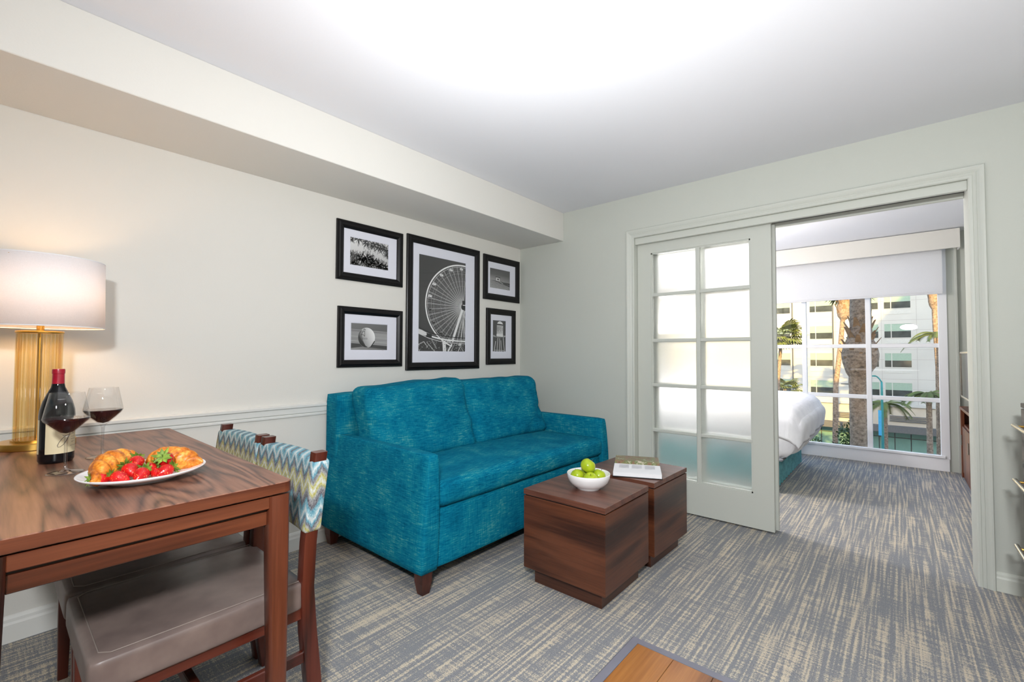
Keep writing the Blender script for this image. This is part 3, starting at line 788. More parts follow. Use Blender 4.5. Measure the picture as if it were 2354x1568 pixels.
wine_glass(.158, 1.905, 'glass of red wine standing in front of the bottle')
wine_glass(.264, 2.095, 'glass of red wine standing apart from the bottle, nearer the wall')

# ------------------------------------------------------------------ plate with croissants and strawberries
PX, PY = .300, 1.655
pp = [(.0001, .004), (.070, .004), (.072, 0), (.080, 0), (.082, .006), (.115, .012), (.140, .021), (.1465, .0275), (.1455, .0290), (.142, .0280), (.130, .0215), (.105, .0140), (.080, .0110), (.0001, .0100)]
tag(add('oval_plate', lathe(pp, 64, (PX, PY-.006, TZ), 1.0, .94), 'porcelain', smooth=True), 'oval white plate of croissants and strawberries on the dining table', 'plate')
def croissant(loc, ang, ln, hgt, wid, seed, label, bend=.5):
    o = thing('croissant', label, 'croissant', loc, ang, 'croissants on the oval plate')
    rings = []; n = 46; m = 20
    for i in range(n+1):
        s = -1+2*i/n
        env = (1-abs(s)**2.3)**.62 if abs(s) < 1 else 0
        seg = (s*3.4+.5) % 1.0
        step = .80+.20*(1-(2*abs(seg-.5))**3)
        r = max(.05, env)*step
        cx = s*ln; cy = bend*ln*(s*s-.35)*.5
        ring = []
        for k in range(m):
            a = 2*PI*k/m
            nn = 1+.06*noise.noise(Vector((cx*90, math.cos(a)*2+seed, math.sin(a)*2)))
            z = math.sin(a)*hgt*r*nn
            ring.append((cx+.004*math.sin(a*1)*(1 if s > 0 else -1)+.010*math.cos(a), cy+math.cos(a)*wid*r*nn, hgt*.88*max(.55, r)+z))
        rings.append(ring)
    add('crust', loft(rings), 'croissant_crust', o, local=True, smooth=True)
croissant((PX-.060, PY+.025, TZ+.011), .93, .115, .040, .038, 1.0, 'large golden croissant on the bottle side of the plate', -.30)
croissant((PX+.072, PY+.022, TZ+.012), -.95, .080, .035, .036, 5.0, 'browner croissant partly hidden by strawberries', .30)
def strawberry(loc, tilt, az, r, label):
    o = thing('strawberry', label, 'strawberry', loc, az, 'strawberries on the oval plate')
    prof = []
    for k in range(15):
        s = k/14
        rr = r*(math.sin(PI*min(1, s*1.02))**.62)*(1.02-.50*s) if 0 < s < 1 else 1e-6
        prof.append((max(rr, 1e-6), -s*r*2.25))
    rot = Matrix.Rotation(tilt, 4, 'Y') @ Matrix.Translation((0, 0, r*1.0))
    add('berry', xform(lathe(prof[::-1], 20), rot), 'strawberry_flesh', o, local=True, smooth=True)
    V, Fc = [], []
    for k in range(9):
        a = 2*PI*k/9+.3*random.random(); L = r*(.75+.4*random.random()); w = r*.20
        ca, sa = math.cos(a), math.sin(a)
        pr = [(0, 0, .001), (L*.55, w, .003), (L*.55, -w, .003), (L, 0, .004+.006*random.random())]
        b = len(V)
        for p_ in pr: V.append((p_[0]*ca-p_[1]*sa, p_[0]*sa+p_[1]*ca, p_[2]-.001-(.003 if p_[0] > L*.9 and k % 2 else 0)))
        Fc += [(b, b+2, b+3, b+1)]
    st = tube([(0, 0, 0), (.001, 0, .006), (.004, 0, .010)], .0012, 5)
    add('calyx', xform(join((V, Fc), st), rot), 'strawberry_leaf', o, local=True)
r_ = .021
for dx, dy, dz, ti, az, rr, lb in (
    (-.100, -.055, .016, 1.45, PI+.1, .0215, 'strawberry lying beside the pointed tip of the large croissant'),
    (-.066, -.076, .016, 1.35, 2.4, .022, 'strawberry at the front rim with its leaves towards the large croissant'),
    (-.040, -.052, .027, 1.0, 2.0, .0225, 'strawberry with a pale shoulder leaning on the large croissant'),
    (-.022, -.086, .017, 1.2, 1.0, .023, 'broad strawberry at the front rim below the pale shouldered one'),
    (-.020, -.014, .038, 1.2, 1.3, .023, 'dark red strawberry held highest against the large croissant'),
    (.040, -.044, .040, -1.05, 1.1, .0265, 'largest strawberry, showing its green leaves, on top of the pile'),
    (.032, -.086, .017, 1.3, .5, .0225, 'strawberry with leaves turned to the browner croissant'),
    (.000, -.054, .022, 1.1, .3, .021, 'strawberry wedged in the middle of the pile'),
    (.012, -.076, .014, 1.4, 1.5, .0160, 'small strawberry deep in the shade of the pile')):
    strawberry((PX+dx, PY+dy, TZ+.012+dz), ti, az, rr, lb)

# ------------------------------------------------------------------ framed photographs
t = NT('print_ink')
at = t.n('ShaderNodeAttribute', attribute_name='tone'); gr = t.noise(t.coords(), 900, 1)
t.col(t.mix(.06, at.outputs['Color'], t.ramp(gr, [(.3, (.1, .1, .1)), (.7, (.5, .5, .5))]))); t.p(Roughness=.6); M['print_ink'] = t.m
class Print:
    """flat tones laid over one another inside the print's rectangle; u right, v up, metres"""
    def __init__(s, w, h): s.w, s.h = w, h; s.V, s.F, s.T = [], [], []; s.layer = 0
    def clip(s, poly):
        for ax, lim, sg in ((0, 0, 1), (0, s.w, -1), (1, 0, 1), (1, s.h, -1)):
            out = []
            for i in range(len(poly)):
                a, b = poly[i-1], poly[i]
                ia, ib = sg*(a[ax]-lim) >= 0, sg*(b[ax]-lim) >= 0
                if ia != ib:
                    k = (lim-a[ax])/(b[ax]-a[ax]); out.append(tuple(a[j]+(b[j]-a[j])*k for j in range(len(a))))
                if ib: out.append(b)
            poly = out
            if len(poly) < 3: return []
        return poly
    def poly(s, pts, tone):
        pts = s.clip([(p[0], p[1], (tone if len(p) < 3 else p[2])) for p in pts])
        if not pts: return
        s.layer += 1; b = len(s.V); d = .00025+.0022*min(1, s.layer/700)
        for u, v, g in pts: s.V.append((u, v, d)); s.T.append(g)
        s.F.append(tuple(range(b, b+len(pts))))
    def line(s, a, b, w, tone):
        a, b = Vector(a), Vector(b); d = (b-a)
        if d.length < 1e-9: return
        n_ = Vector((-d.y, d.x)).normalized()*w/2
        s.poly([tuple(a-n_), tuple(b-n_), tuple(b+n_), tuple(a+n_)], tone)
    def arc(s, c, rx, ry, a0, a1, w, tone, n=30):
        P = [(c[0]+rx*math.cos(a0+(a1-a0)*i/n), c[1]+ry*math.sin(a0+(a1-a0)*i/n)) for i in range(n+1)]
        for i in range(n): s.line(P[i], P[i+1], w, tone)
    def ell(s, c, rx, ry, tone, n=24, grad=None):
        P = []
        for i in range(n):
            a = 2*PI*i/n; g = tone
            if grad: g = tone+grad[0]*math.cos(a)+grad[1]*math.sin(a)
            P.append((c[0]+rx*math.cos(a), c[1]+ry*math.sin(a), max(0, g)))
        s.poly(P, tone)
frame_prof = [(0, 0), (0, .014), (.004, .018), (.008, .018), (.010, .022), (.018, .025), (.028, .024), (.036, .018), (.041, .013), (.043, .008), (.043, .004)]
def picture(name_label, x0, x1, z0, z1, fw, mat, px0, px1, pz0, pz1, draw):
    yb = D-.0005
    o = thing('framed_photograph', name_label, 'picture', ((x0+x1)/2, D, z0), 0, 'black framed photographs above the sofa')
    k = fw/.043; V = []; Fc = []; nprof = len(frame_prof)
    for d_, h_ in frame_prof:
        d2 = d_*k
        V += [(x0+d2, yb-h_, z0+d2), (x1-d2, yb-h_, z0+d2), (x1-d2, yb-h_, z1-d2), (x0+d2, yb-h_, z1-d2)]
    for i in range(nprof-1):
        for j in range(4): Fc.append((i*4+j, i*4+(j+1) % 4, (i+1)*4+(j+1) % 4, (i+1)*4+j))
    add('moulding', (V, Fc), 'black_wood', o)
    mx0, mx1, mz0, mz1 = x0+fw-.002, x1-fw+.002, z0+fw-.002, z1-fw+.002
    bev = .004
    ring = lambda a, b, c, d, y: [(a, y, c), (b, y, c), (b, y, d), (a, y, d)]
    L = ring(mx0, mx1, mz0, mz1, yb-.006)+ring(px0-bev, px1+bev, pz0-bev*2.2, pz1+bev, yb-.006)+ring(px0-bev, px1+bev, pz0-bev*2.2, pz1+bev, yb-.0035)+ring(px0, px1, pz0, pz1, yb-.0035)
    Fc = []
    for i in range(3):
        for j in range(4): Fc.append((i*4+j, i*4+(j+1) % 4, (i+1)*4+(j+1) % 4, (i+1)*4+j))
    add('mat_board', (L, Fc), 'mat_board', o)
    add('backing', box(mx0, yb-.002, mz0, mx1, yb, mz1), 'dark', o)
    pr = Print(px1-px0, pz1-pz0); draw(pr)
    po = add('print', ([(px0+u, yb-.002-d, pz0+v) for u, v, d in pr.V], pr.F), 'print_ink', o)
    ca = po.data.color_attributes.new('tone', 'FLOAT_COLOR', 'POINT')
    for i, g in enumerate(pr.T):
        q = max(0, g)**2.2; ca.data[i].color = (q, q, q, 1)
    sg = [(px1-.045, pz0-.0055), (px1-.042, pz0-.002), (px1-.040, pz0-.006), (px1-.036, pz0-.003), (px1-.033, pz0-.006), (px1-.026, pz0-.0045)]
    add('signature', join(*[([(sg[i][0], yb-.0064, sg[i][1]), (sg[i+1][0], yb-.0064, sg[i+1][1]), (sg[i+1][0], yb-.0064, sg[i+1][1]+.0007), (sg[i][0], yb-.0064, sg[i][1]+.0007)], [(0, 1, 2, 3)]) for i in range(5)]), 'ink', o)
    add('glazing', ([(mx0, yb-.0075, mz0), (mx1, yb-.0075, mz0), (mx1, yb-.0075, mz1), (mx0, yb-.0075, mz1)], [(0, 1, 2, 3)]), 'picture_glass', o)
rnd = random.Random(3)
def draw_palms(p):
    w, h = p.w, p.h
    p.poly([(0, 0, .74), (w, 0, .72), (w, h, .86), (0, h, .9)], .8)
    def burst(cx, cy, n, r0, r1, tone, spread=(0, 2*PI)):
        for i in range(n):
            a = spread[0]+(spread[1]-spread[0])*rnd.random(); L = r0+(r1-r0)*rnd.random()
            bx, by = cx+.15*L*math.cos(a), cy+.15*L*math.sin(a)
            ex, ey = cx+L*math.cos(a), cy+L*math.sin(a)-.1*L*rnd.random(); g = tone+.14*rnd.random()
            p.line((bx, by), ((bx+ex)/2, (by+ey)/2), .0042, g); p.line(((bx+ex)/2, (by+ey)/2), (ex, ey), .0022, g)
    for cx, cy, r in ((.02, .95, .2), (.2, 1.0, .3), (.42, .92, .3), (.58, .88, .3), (.75, .85, .34), (.92, .82, .38), (1.0, .6, .26)):
        burst(cx*w, cy*h, 46, .02, r*h, .10)
    for cx, cy, r in ((.0, .35, .3), (.12, .25, .36), (.28, .30, .38), (.42, .32, .36), (.58, .22, .36), (.74, .15, .34), (.9, .10, .36), (.5, .05, .3), (.1, .05, .3)):
        burst(cx*w, cy*h, 50, .02, r*h, .12)
    for u0, u1 in ((.0, .30), (.24, .34), (.42, .42), (.62, .56), (.80, .66)):
        p.line((u0*w, 0), (u1*w, .34*h), .006, .14)
    for i in range(90):
        u, v = rnd.random()*w, rnd.random()*.34*h; p.line((u, v), (u+.006, v+.012), .0025, rnd.choice((.08, .62, .75, .2)))
def draw_ball(p):
    w, h = p.w, p.h
    p.poly([(0, 0, .30), (w, 0, .30), (w, h, .40), (0, h, .45)], .5)
    p.poly([(0, .2*h, .55), (w, .14*h, .60), (w, .72*h, .62), (0, .78*h, .58)], .6)
    for v, g in ((.74, .38), (.70, .48), (.52, .66), (.43, .52), (.34, .68), (.27, .55)): p.line((0, v*h), (w, (v-.06)*h), .004, g)
    p.poly([(0, .08*h, .25), (w, .02*h, .2), (w, .16*h, .24), (0, .25*h, .22)], .22)
    p.poly([(0, 0, .5), (w, 0, .35), (w, .04*h, .3), (.3*w, .12*h, .5), (0, .06*h, .6)], .5)
    c = (.42*w, .47*h); r = .275*w*.86
    p.ell(c, r*.98, r*1.04, .72, 40, (.22, .10))
    cres = [(c[0]+r*.97*math.cos(a), c[1]+r*1.02*math.sin(a), .20+.12*math.sin(a)) for a in [PI*.72+PI*.83*i/12 for i in range(13)]]
    p.poly(cres+[(c[0]-r*.15, c[1]-r*.80, .3), (c[0]-r*.42, c[1]-r*.30, .42), (c[0]-r*.55, c[1]+r*.25, .5), (c[0]-r*.50, c[1]+r*.60, .6)], .3)
    p.line((c[0]+r*.95, c[1]-r*.35), (c[0]+r*.5, c[1]-r*.95), .007, .1)
    for a, b in (((-.62, .25), (-.30, .92)), ((-.30, .92), (-.12, .80)), ((-.22, .85), (-.22, .12)), ((-.62, .25), (-.42, .32)), ((-.45, .58), (-.25, .62)), ((-.42, .32), (-.22, .12))):
        p.line((c[0]+a[0]*r, c[1]+a[1]*r), (c[0]+b[0]*r, c[1]+b[1]*r), .003, .12)
    for i in range(6): p.line((c[0]-r*.55+i*r*.12, c[1]-.02*r), (c[0]-r*.55+i*r*.12, c[1]-.2*r), .0025, .2 if i % 2 else .35)
def draw_wheel(p):
    w, h = p.w, p.h
    p.poly([(0, 0, .22), (w, 0, .2), (w, h, .30), (0, h, .24)], .26)
    for v0, v1 in ((.80, .85), (.72, .77), (.66, .70)): p.line((0, v0*h), (.5*w, v1*h), .002, .16)
    hub = (.465, .376); rx, ry = .398, .350
    p.line((.275, .70), (.275, .61), .010, .12)
    for f_, wd_ in ((.86, .0022), (.80, .0022), (.62, .0018), (.50, .0018)): p.arc(hub, rx*f_, ry*f_, .3*PI, 1.7*PI, wd_, .62, 44)
    for i in range(52):
        a = .45*PI+PI*1.12*i/51
        for da in (-.012, .012):
            p.line((hub[0]+.02*math.cos(a+da*5), hub[1]+.02*math.sin(a+da*5)), (hub[0]+rx*.97*math.cos(a+da), hub[1]+ry*.97*math.sin(a+da)), .0021 if i % 2 else .0013, .86 if i % 2 else .6)
    for i in range(26):
        a = .47*PI+PI*1.05*i/25; b = a+.16
        p.line((hub[0]+rx*.45*math.cos(a), hub[1]+ry*.45*math.sin(a)), (hub[0]+rx*.84*math.cos(b), hub[1]+ry*.84*math.sin(b)), .0012, .5)
    p.arc(hub, rx, ry, .40*PI, 1.40*PI, .0115, .95, 60); p.arc(hub, rx*.955, ry*.955, .40*PI, 1.40*PI, .003, .8, 60)
    for i in range(11):
        a = .52*PI+i*.105*PI; c = (hub[0]+rx*.91*math.cos(a), hub[1]+ry*.91*math.sin(a)); g = .9 if i not in (5, 6, 7) else .10
        p.ell(c, .019, .013, g, 10); p.ell((c[0]+.004, c[1]+.007), .012, .005, .75 if g > .5 else .5, 8)
        p.line((c[0]-.014, c[1]-.012), (c[0]+.016, c[1]-.010), .004, .3); p.ell((c[0]-.006, c[1]-.002), .004, .004, .4, 6)
    p.line(hub, (.345, .08), .024, .93); p.line((hub[0]+.01, hub[1]-.04), (.40, .09), .008, .7); p.line((hub[0]+.02, hub[1]-.03), (.44, .10), .010, .8); p.line((.47, .35), (.475, .10), .008, .75)
    p.ell(hub, .022, .026, .12, 14); p.poly([(.455, .36), (.49, .36), (.49, .43), (.455, .43)], .14); p.line((.46, .392), (.49, .392), .006, .9)
    for i in range(20): p.line((.10+.02*i, .075), (.11+.02*i, .118), .0015, .5)
    P = [(0, .185), (.10, .150), (.20, .130), (.30, .120), (.40, .115), (.50, .113)]
    for off, wd_, g in ((0, .006, .10), (-.028, .012, .93), (-.048, .005, .85), (-.012, .003, .6)):
        for i in range(5): p.line((P[i][0], P[i][1]+off), (P[i+1][0], P[i+1][1]+off), wd_, g)
    p.poly([(0, .135), (.07, .120), (.08, .145), (.03, .165), (0, .170)], .85); p.poly([(.075, .110), (.13, .105), (.13, .135), (.08, .140)], .12)
    p.poly([(.245, 0), (.280, 0), (.272, .085), (.238, .085)], .93)
    for a, b, wd_, g in (((.30, 0), (.34, .06), .016, .9), ((.33, 0), (.37, .06), .010, .6), ((.13, .09), (.18, .02), .012, .55), ((.08, .07), (.16, 0), .007, .7), ((.0, .05), (.05, .075), .008, .7), ((.05, .075), (.09, .03), .007, .75), ((.41, 0), (.45, .07), .008, .8), ((.47, 0), (.43, .05), .010, .55)):
        p.line(a, b, wd_, g)
    for i in range(120):
        u, v = rnd.random()*w, rnd.random()*.085
        p.line((u, v), (u+rnd.uniform(-.015, .015), v+rnd.uniform(-.015, .015)), .0028, rnd.choice((.08, .12, .5, .7, .85)))
def draw_beach(p):
    w, h = p.w, p.h
    p.poly([(0, .40*h, .62), (w, .36*h, .55), (w, .72*h, .36), (0, .72*h, .38)], .5); p.poly([(0, .72*h, .38), (w, .72*h, .36), (w, h, .34), (0, h, .30)], .34)
    p.poly([(0, 0, .62), (w, 0, .58), (w, .28*h, .5), (0, .40*h, .55)], .55); p.poly([(.45*w, .30*h, .25), (w, .18*h, .22), (w, .32*h, .3), (.5*w, .40*h, .35)], .3)
    for i in range(40):
        u, v = rnd.random()*w, rnd.random()*.28*h; p.line((u, v), (u+.02, v-.001), .0016, rnd.choice((.45, .7, .52)))
    p.poly([(.30*w, .40*h), (.48*w, .38*h), (.47*w, .56*h), (.31*w, .57*h)], .85); p.poly([(.27*w, .57*h), (.52*w, .55*h), (.50*w, .61*h), (.28*w, .62*h)], .3)
    p.poly([(.36*w, .44*h), (.44*w, .43*h), (.43*w, .52*h), (.36*w, .52*h)], .22); p.line((.30*w, .40*h), (.30*w, .30*h), .003, .2); p.line((.47*w, .38*h), (.66*w, .28*h), .005, .75); p.line((.40*w, .39*h), (.42*w, .30*h), .003, .25)
def draw_tower(p):
    w, h = p.w, p.h
    p.poly([(0, 0), (w, 0), (w, h), (0, h)], .30)
    for u0, u1, t0 in ((.12, .22, .33), (.33, .40, .5), (.52, .53, .45), (.68, .63, .36), (.92, .80, .5)): p.line((u0*w, 0), (u1*w, t0*h), .0062, .88)
    p.line((.15*w, .04*h), (.95*w, .03*h), .006, .7); p.ell((.58*w, .47*h), .28*w, .045*h, .45, 20, (-.1, .1))
    p.poly([(.30*w, .48*h, .75), (.80*w, .47*h, .85), (.80*w, .87*h, .8), (.32*w, .86*h, .7)], .8)
    p.poly([(.28*w, .50*h), (.82*w, .49*h), (.80*w, .56*h), (.30*w, .57*h)], .9)
    p.poly([(.30*w, .855*h), (.83*w, .845*h), (.80*w, .90*h), (.33*w, .91*h)], .25)
    p.poly([(.33*w, .90*h), (.80*w, .885*h), (.72*w, .95*h), (.56*w, .985*h), (.42*w, .96*h)], .92)
    for i, u in enumerate((.36, .47, .58, .70)):
        if i in (0, 2): p.arc((u*w+.006, .72*h), .006, .018, .35*PI, 1.65*PI, .0045, .15, 10)
        elif i == 1:
            p.line((u*w, .66*h), (u*w, .78*h), .005, .15); p.line((u*w, .775*h), (u*w+.010, .775*h), .004, .15); p.line((u*w, .725*h), (u*w+.008, .725*h), .004, .15)
        else: p.line((u*w+.004, .66*h), (u*w+.004, .78*h), .005, .2)
    for i in range(7): p.line(((.36+i*.06)*w, .815*h), ((.39+i*.06)*w, .815*h), .005, .4); p.line(((.36+i*.06)*w, .63*h), ((.39+i*.06)*w, .63*h), .004, .5)
    for u in (.06, .16, .88, .95): p.line((u*w, .48*h), ((.3 if u < .5 else .8)*w, .46*h), .003, .7); p.ell((u*w, .50*h), .004, .008, .85, 8)
picture('small black framed photograph of palm fronds against the sky', 1.472, 1.992, 1.683, 2.083, .052, 0, 1.573, 1.870, 1.793, 1.980, draw_palms)
picture('small black framed photograph of a ball against wooden boards', 1.488, 1.995, 1.099, 1.506, .050, 0, 1.587, 1.869, 1.217, 1.398, draw_ball)
picture('large black framed photograph of a ferris wheel', 2.030, 2.800, 1.067, 2.098, .058, 0, 2.148, 2.638, 1.212, 1.963, draw_wheel)
picture('small black framed photograph of a lifeguard hut on a beach', 2.852, 3.348, 1.683, 2.087, .058, 0, 2.941, 3.214, 1.795, 1.974, draw_beach)
picture('small upright black framed photograph of a water tower', 2.893, 3.292, 1.097, 1.606, .054, 0, 2.982, 3.157, 1.216, 1.500, draw_tower)

# ------------------------------------------------------------------ chest of drawers by the door wall
ch = thing('drawer_chest', 'grey-brown wooden chest of drawers with bar handles beside the doorway', 'chest', (2.4, -.69, 0))
CX0, CX1, CF, CB, CT = 1.75, 3.02, -.408, -.93, .980
add('body', bbox(CX0, CB, .06, CX1, CF-.02, CT-.02, .003, 1), 'chest_wood', ch)
add('plinth', box(CX0+.02, CB+.02, 0, CX1-.02, CF-.05, .06), 'dark', ch)
add('chest_top', bbox(CX0-.002, CB, CT-.02, CX1+.002, CF, CT, .002, 1), 'chest_wood', ch)
zc = [.075, .425, .715, .958]
xm = (CX0+CX1)/2
for i in range(3):
    for xa, xb in ((CX0+.004, xm-.003), (xm+.003, CX1-.004)):
        dr = add('drawer', bbox(xa, CF-.021, zc[i]+.003, xb, CF, zc[i+1]-.003, .002, 1), 'chest_wood', ch)
        hz = zc[i+1]-.078
        for hx in (xa+.06, xb-.06):
            add('handle_post', tube([(hx, CF-.002, hz), (hx, CF+.026, hz)], .005, 8), 'brass', dr)
        add('handle', tube([(xa+.02, CF+.026, hz), (xb-.012, CF+.026, hz)], .0085, 10), 'steel', dr, autosmooth=40)

# ------------------------------------------------------------------ bed, dresser and television in the bedroom
bed = thing('bed', 'bed with white duvet and teal skirt seen through the doorway', 'bed', (5.19, 1.8, 0))
add('bed_base', box(4.50, .87, .02, 5.88, 3.0, .25), 'dark', bed)
def skirt_ring(z, k):
    pts = []
    per = [(4.46, 3.0), (4.46, .845), (5.90, .845), (5.90, 3.0)]
    for i in range(3):
        a, b = Vector(per[i]), Vector(per[i+1]); n_ = 60
        nrm = Vector((b.y-a.y, a.x-b.x)).normalized()
        for q in range(n_):
            s = q/n_; d_ = .010*k*math.sin(q*1.3)
            c = a.lerp(b, s)+nrm*d_; pts.append((c.x, c.y, z))
    return pts
r0, r1 = skirt_ring(.012, 1.0), skirt_ring(.40, .2)
n_ = len(r0); add('bed_skirt', (r0+r1, [(i, i+1, n_+i+1, n_+i) for i in range(n_-1)]), 'teal_skirt', bed, smooth=True)
add('mattress', softbox((5.18, 1.94, .50), (.735, 1.06, .14), .05, 6), 'linen', bed, smooth=True)
def duvet_fn(w, u):
    side = max(abs(u.x), -u.y)
    hang = max(0, .15-w.z)/.45
    f = .030*math.sin((w.x*1.0-w.y)*17+2*noise.noise(Vector((w.x*3, w.y*3, 0))))*hang
    if u.y < -.9: w.y += f-.02*math.sin(u.z*2)+.10*max(0, -u.z)**2
    if abs(u.x) > .9: w.x += f*(1 if u.x > 0 else -1)*.8-.07*max(0, -u.z)**2*(1 if u.x > 0 else -1)
    w.z += .030*noise.noise(Vector((w.x*2.2, w.y*2.2, 1)))*(1 if u.z > 0 else .3)
    if u.y < -.3 and u.z > 0: w.z -= .09*max(0, (-u.y-.82)/.18)**2
    if u.z > 0: w.z -= .05*max(0, (abs(u.x)-.75)/.25)**2
    return w
add('duvet', softbox((5.20, 1.80, .52), (.800, 1.170, .255), .10, 26, duvet_fn), 'linen', bed, smooth=True)
for px_ in (4.83, 5.55):
    add('pillow', softbox((px_, 3.0, .86), (.32, .17, .10), .09, 8, lambda w, u: Vector((w.x, w.y, w.z*(1-.5*(u.x**4))))), 'linen', bed, smooth=True)
add('headboard', bbox(4.40, 3.18, .1, 5.98, 3.26, 1.25, .01, 2), 'dresser_wood', bed)

ds = thing('dresser', 'reddish brown wooden dresser beside the bedroom window', 'dresser', (5.7, -.69, 0))
add('body', join(box(5.1, -.93, .0, 6.31, -.46, .045), box(5.1, -.93, .045, 6.31, -.915, .665), box(5.1, -.915, .045, 5.12, -.46, .665), box(6.29, -.915, .045, 6.31, -.46, .665), box(5.12, -.915, .50, 6.29, -.47, .52)), 'dresser_wood', ds)
add('dresser_top', bbox(5.08, -.935, .665, 6.325, -.445, .690, .002, 1), 'dresser_wood', ds)
add('end_post', bbox(6.245, -.475, .0, 6.312, -.448, .665, .002, 1), 'dresser_wood', ds)
add('niche_lining', box(5.12, -.912, .525, 6.245, -.90, .660), 'dark', ds)
for xa, xb in ((5.115, 5.675), (5.685, 6.240)):
    d_ = add('door', bbox(xa, -.474, .05, xb, -.455, .50, .002, 1), 'dresser_wood', ds)
    add('handle', tube([(xb-.04, -.447, .32), (xb-.04, -.447, .42)], .005, 8), 'steel', d_)
tv = thing('television', 'slim television on the dresser, seen almost edge-on', 'television', (5.65, -.60, .69))
add('stand', join(bbox(5.45, -.70, .690, 5.85, -.52, .702, .003, 1), bbox(5.61, -.62, .70, 5.69, -.58, .83, .003, 1)), 'rubber', tv)
add('cabinet', bbox(5.17, -.575, .80, 6.10, -.448, 1.225, .006, 2), 'rubber', tv)
add('screen', box(5.185, -.4485, .815, 6.085, -.447, 1.210), 'screen', tv)
add('bezel', join(bbox(6.085, -.452, .80, 6.102, -.440, 1.225, .002, 1), bbox(5.168, -.452, .80, 5.185, -.440, 1.225, .002, 1), bbox(5.17, -.452, 1.21, 6.10, -.442, 1.227, .002, 1), bbox(5.17, -.452, .798, 6.10, -.442, .815, .002, 1)), 'steel', tv)

# ------------------------------------------------------------------ outdoors
GZ = -9.2
g_ = struct('ground', box(7, -60, GZ-.2, 140, 90, GZ), 'asphalt')
struct('pavement', join(box(52, -60, GZ, 60, 90, GZ+.12), box(7, -60, GZ, 30, 90, GZ+.12)), 'pavement')
# this hotel itself: the floors above and below, plus an unseen tall block added to shade the far facade
hs = thing('hotel_building', 'pale hotel block around and above this room', 'building', (0, 10, GZ))
add('upper_floors', box(-14, -22, 2.75, 6.9, 60, 14.3), 'hotel_wall', hs)
add('lower_floors', box(-14, -22, GZ, 6.9, 60, -.4), 'hotel_wall', hs)
add('shade_block', box(-14, -70, GZ, 6.9, -22.05, 34), 'hotel_wall', hs)

bd = thing('office_building', 'white panelled building across the street with rows of shaded windows', 'building', (60, 3, GZ))
FX = 60.0
add('wall', box(FX, -22, -3.75, FX+14, 34, 16), 'facade_white', bd)
add('ledge', box(FX-.35, -22, -3.95, FX, 34, -3.72), 'facade_white', bd)
add('base_wall', box(FX-.2, -22, -5.86, FX+14, 34, -3.95), 'facade_beige', bd)
add('canopy', box(FX-1.2, -22, -6.46, FX+.5, 34, -5.86), 'facade_dark', bd)
add('shop_wall', box(FX+.25, -22, GZ, FX+14, 34, -6.46), 'facade_dark', bd)
for i in range(26):
    y = -18.05+i*1.235
    p_ = add('shop_pane', box(FX+.12, y+.04, -8.9, FX+.2, y+1.195, -7.15), 'store_glass', bd)
    add('shop_pane', box(FX+.12, y+.04, -7.07, FX+.2, y+1.195, -6.46), 'store_glass', bd)
for y0, y1 in ((-2.0, .9), (2.6, 5.5), (7.2, 10.1), (-6.6, -3.7)):
    lo_ = add('louvre', box(FX-.24, y0, -5.45, FX-.2, y1, -4.80), 'facade_beige', bd)
    for k in range(4): add('slat', loft([[(FX-.24, yy_, -5.42+k*.16), (FX-.34, yy_, -5.42+k*.16), (FX-.24, yy_, -5.34+k*.16)] for yy_ in (y0+.05, y1-.05)]), 'facade_dark', lo_)
w0 = None
def facade_window(yc, zt):
    """yc is the middle of the bay, zt the head of the glass"""
    h_ = 1.40; a, b = yc-1.02, yc+1.02
    fr = add('window', join(box(FX-.03, a-.06, zt-h_-.06, FX+.02, a, zt+.06), box(FX-.03, b, zt-h_-.06, FX+.02, b+.06, zt+.06), box(FX-.03, a, zt, FX+.02, b, zt+.06), box(FX-.03, a, zt-h_-.06, FX+.02, b, zt-h_), box(FX-.03, b-.57, zt-h_, FX+.02, b-.50, zt)), 'facade_white', bd)
    add('pane', box(FX-.012, a, zt-h_, FX-.004, b-.57, zt), 'far_glass', fr); add('pane', box(FX-.012, b-.50, zt-h_, FX-.004, b, zt), 'far_glass', fr)
    add('shade', box(FX-.018, a, zt-.74, FX-.013, b-.57, zt), 'far_shade', fr); add('shade', box(FX-.018, b-.50, zt-.74, FX-.013, b, zt), 'far_shade', fr)
    add('spandrel', box(FX-.02, a, zt-h_-.60, FX-.001, b, zt-h_-.12), 'facade_panel', fr)
for yc in (-10.0, -7.4, .1, 2.63, 6.53, 10.48, 13.0, 17.0):
    for zt in (7.40, 4.41, 1.42, -1.57):
        facade_window(yc, zt)
for z in (8.0, 4.78, 1.80, -1.2, 3.76, .78, -2.2, 6.75):
    add('seam', box(FX-.004, -22, z-.02, FX+.01, 34, z+.02), 'facade_seam', bd)
for y in (-1.35, 1.36, 3.95, 5.2, 8.0, 12.0, -4.2):
    add('seam', box(FX-.004, y-.02, -3.7, FX+.01, y+.02, 16), 'facade_seam', bd)
for y in (5.42, 9.22): add('downpipe', tube([(FX-.12, y, -3.7), (FX-.12, y, 16)], .06, 8), 'facade_dark', bd)

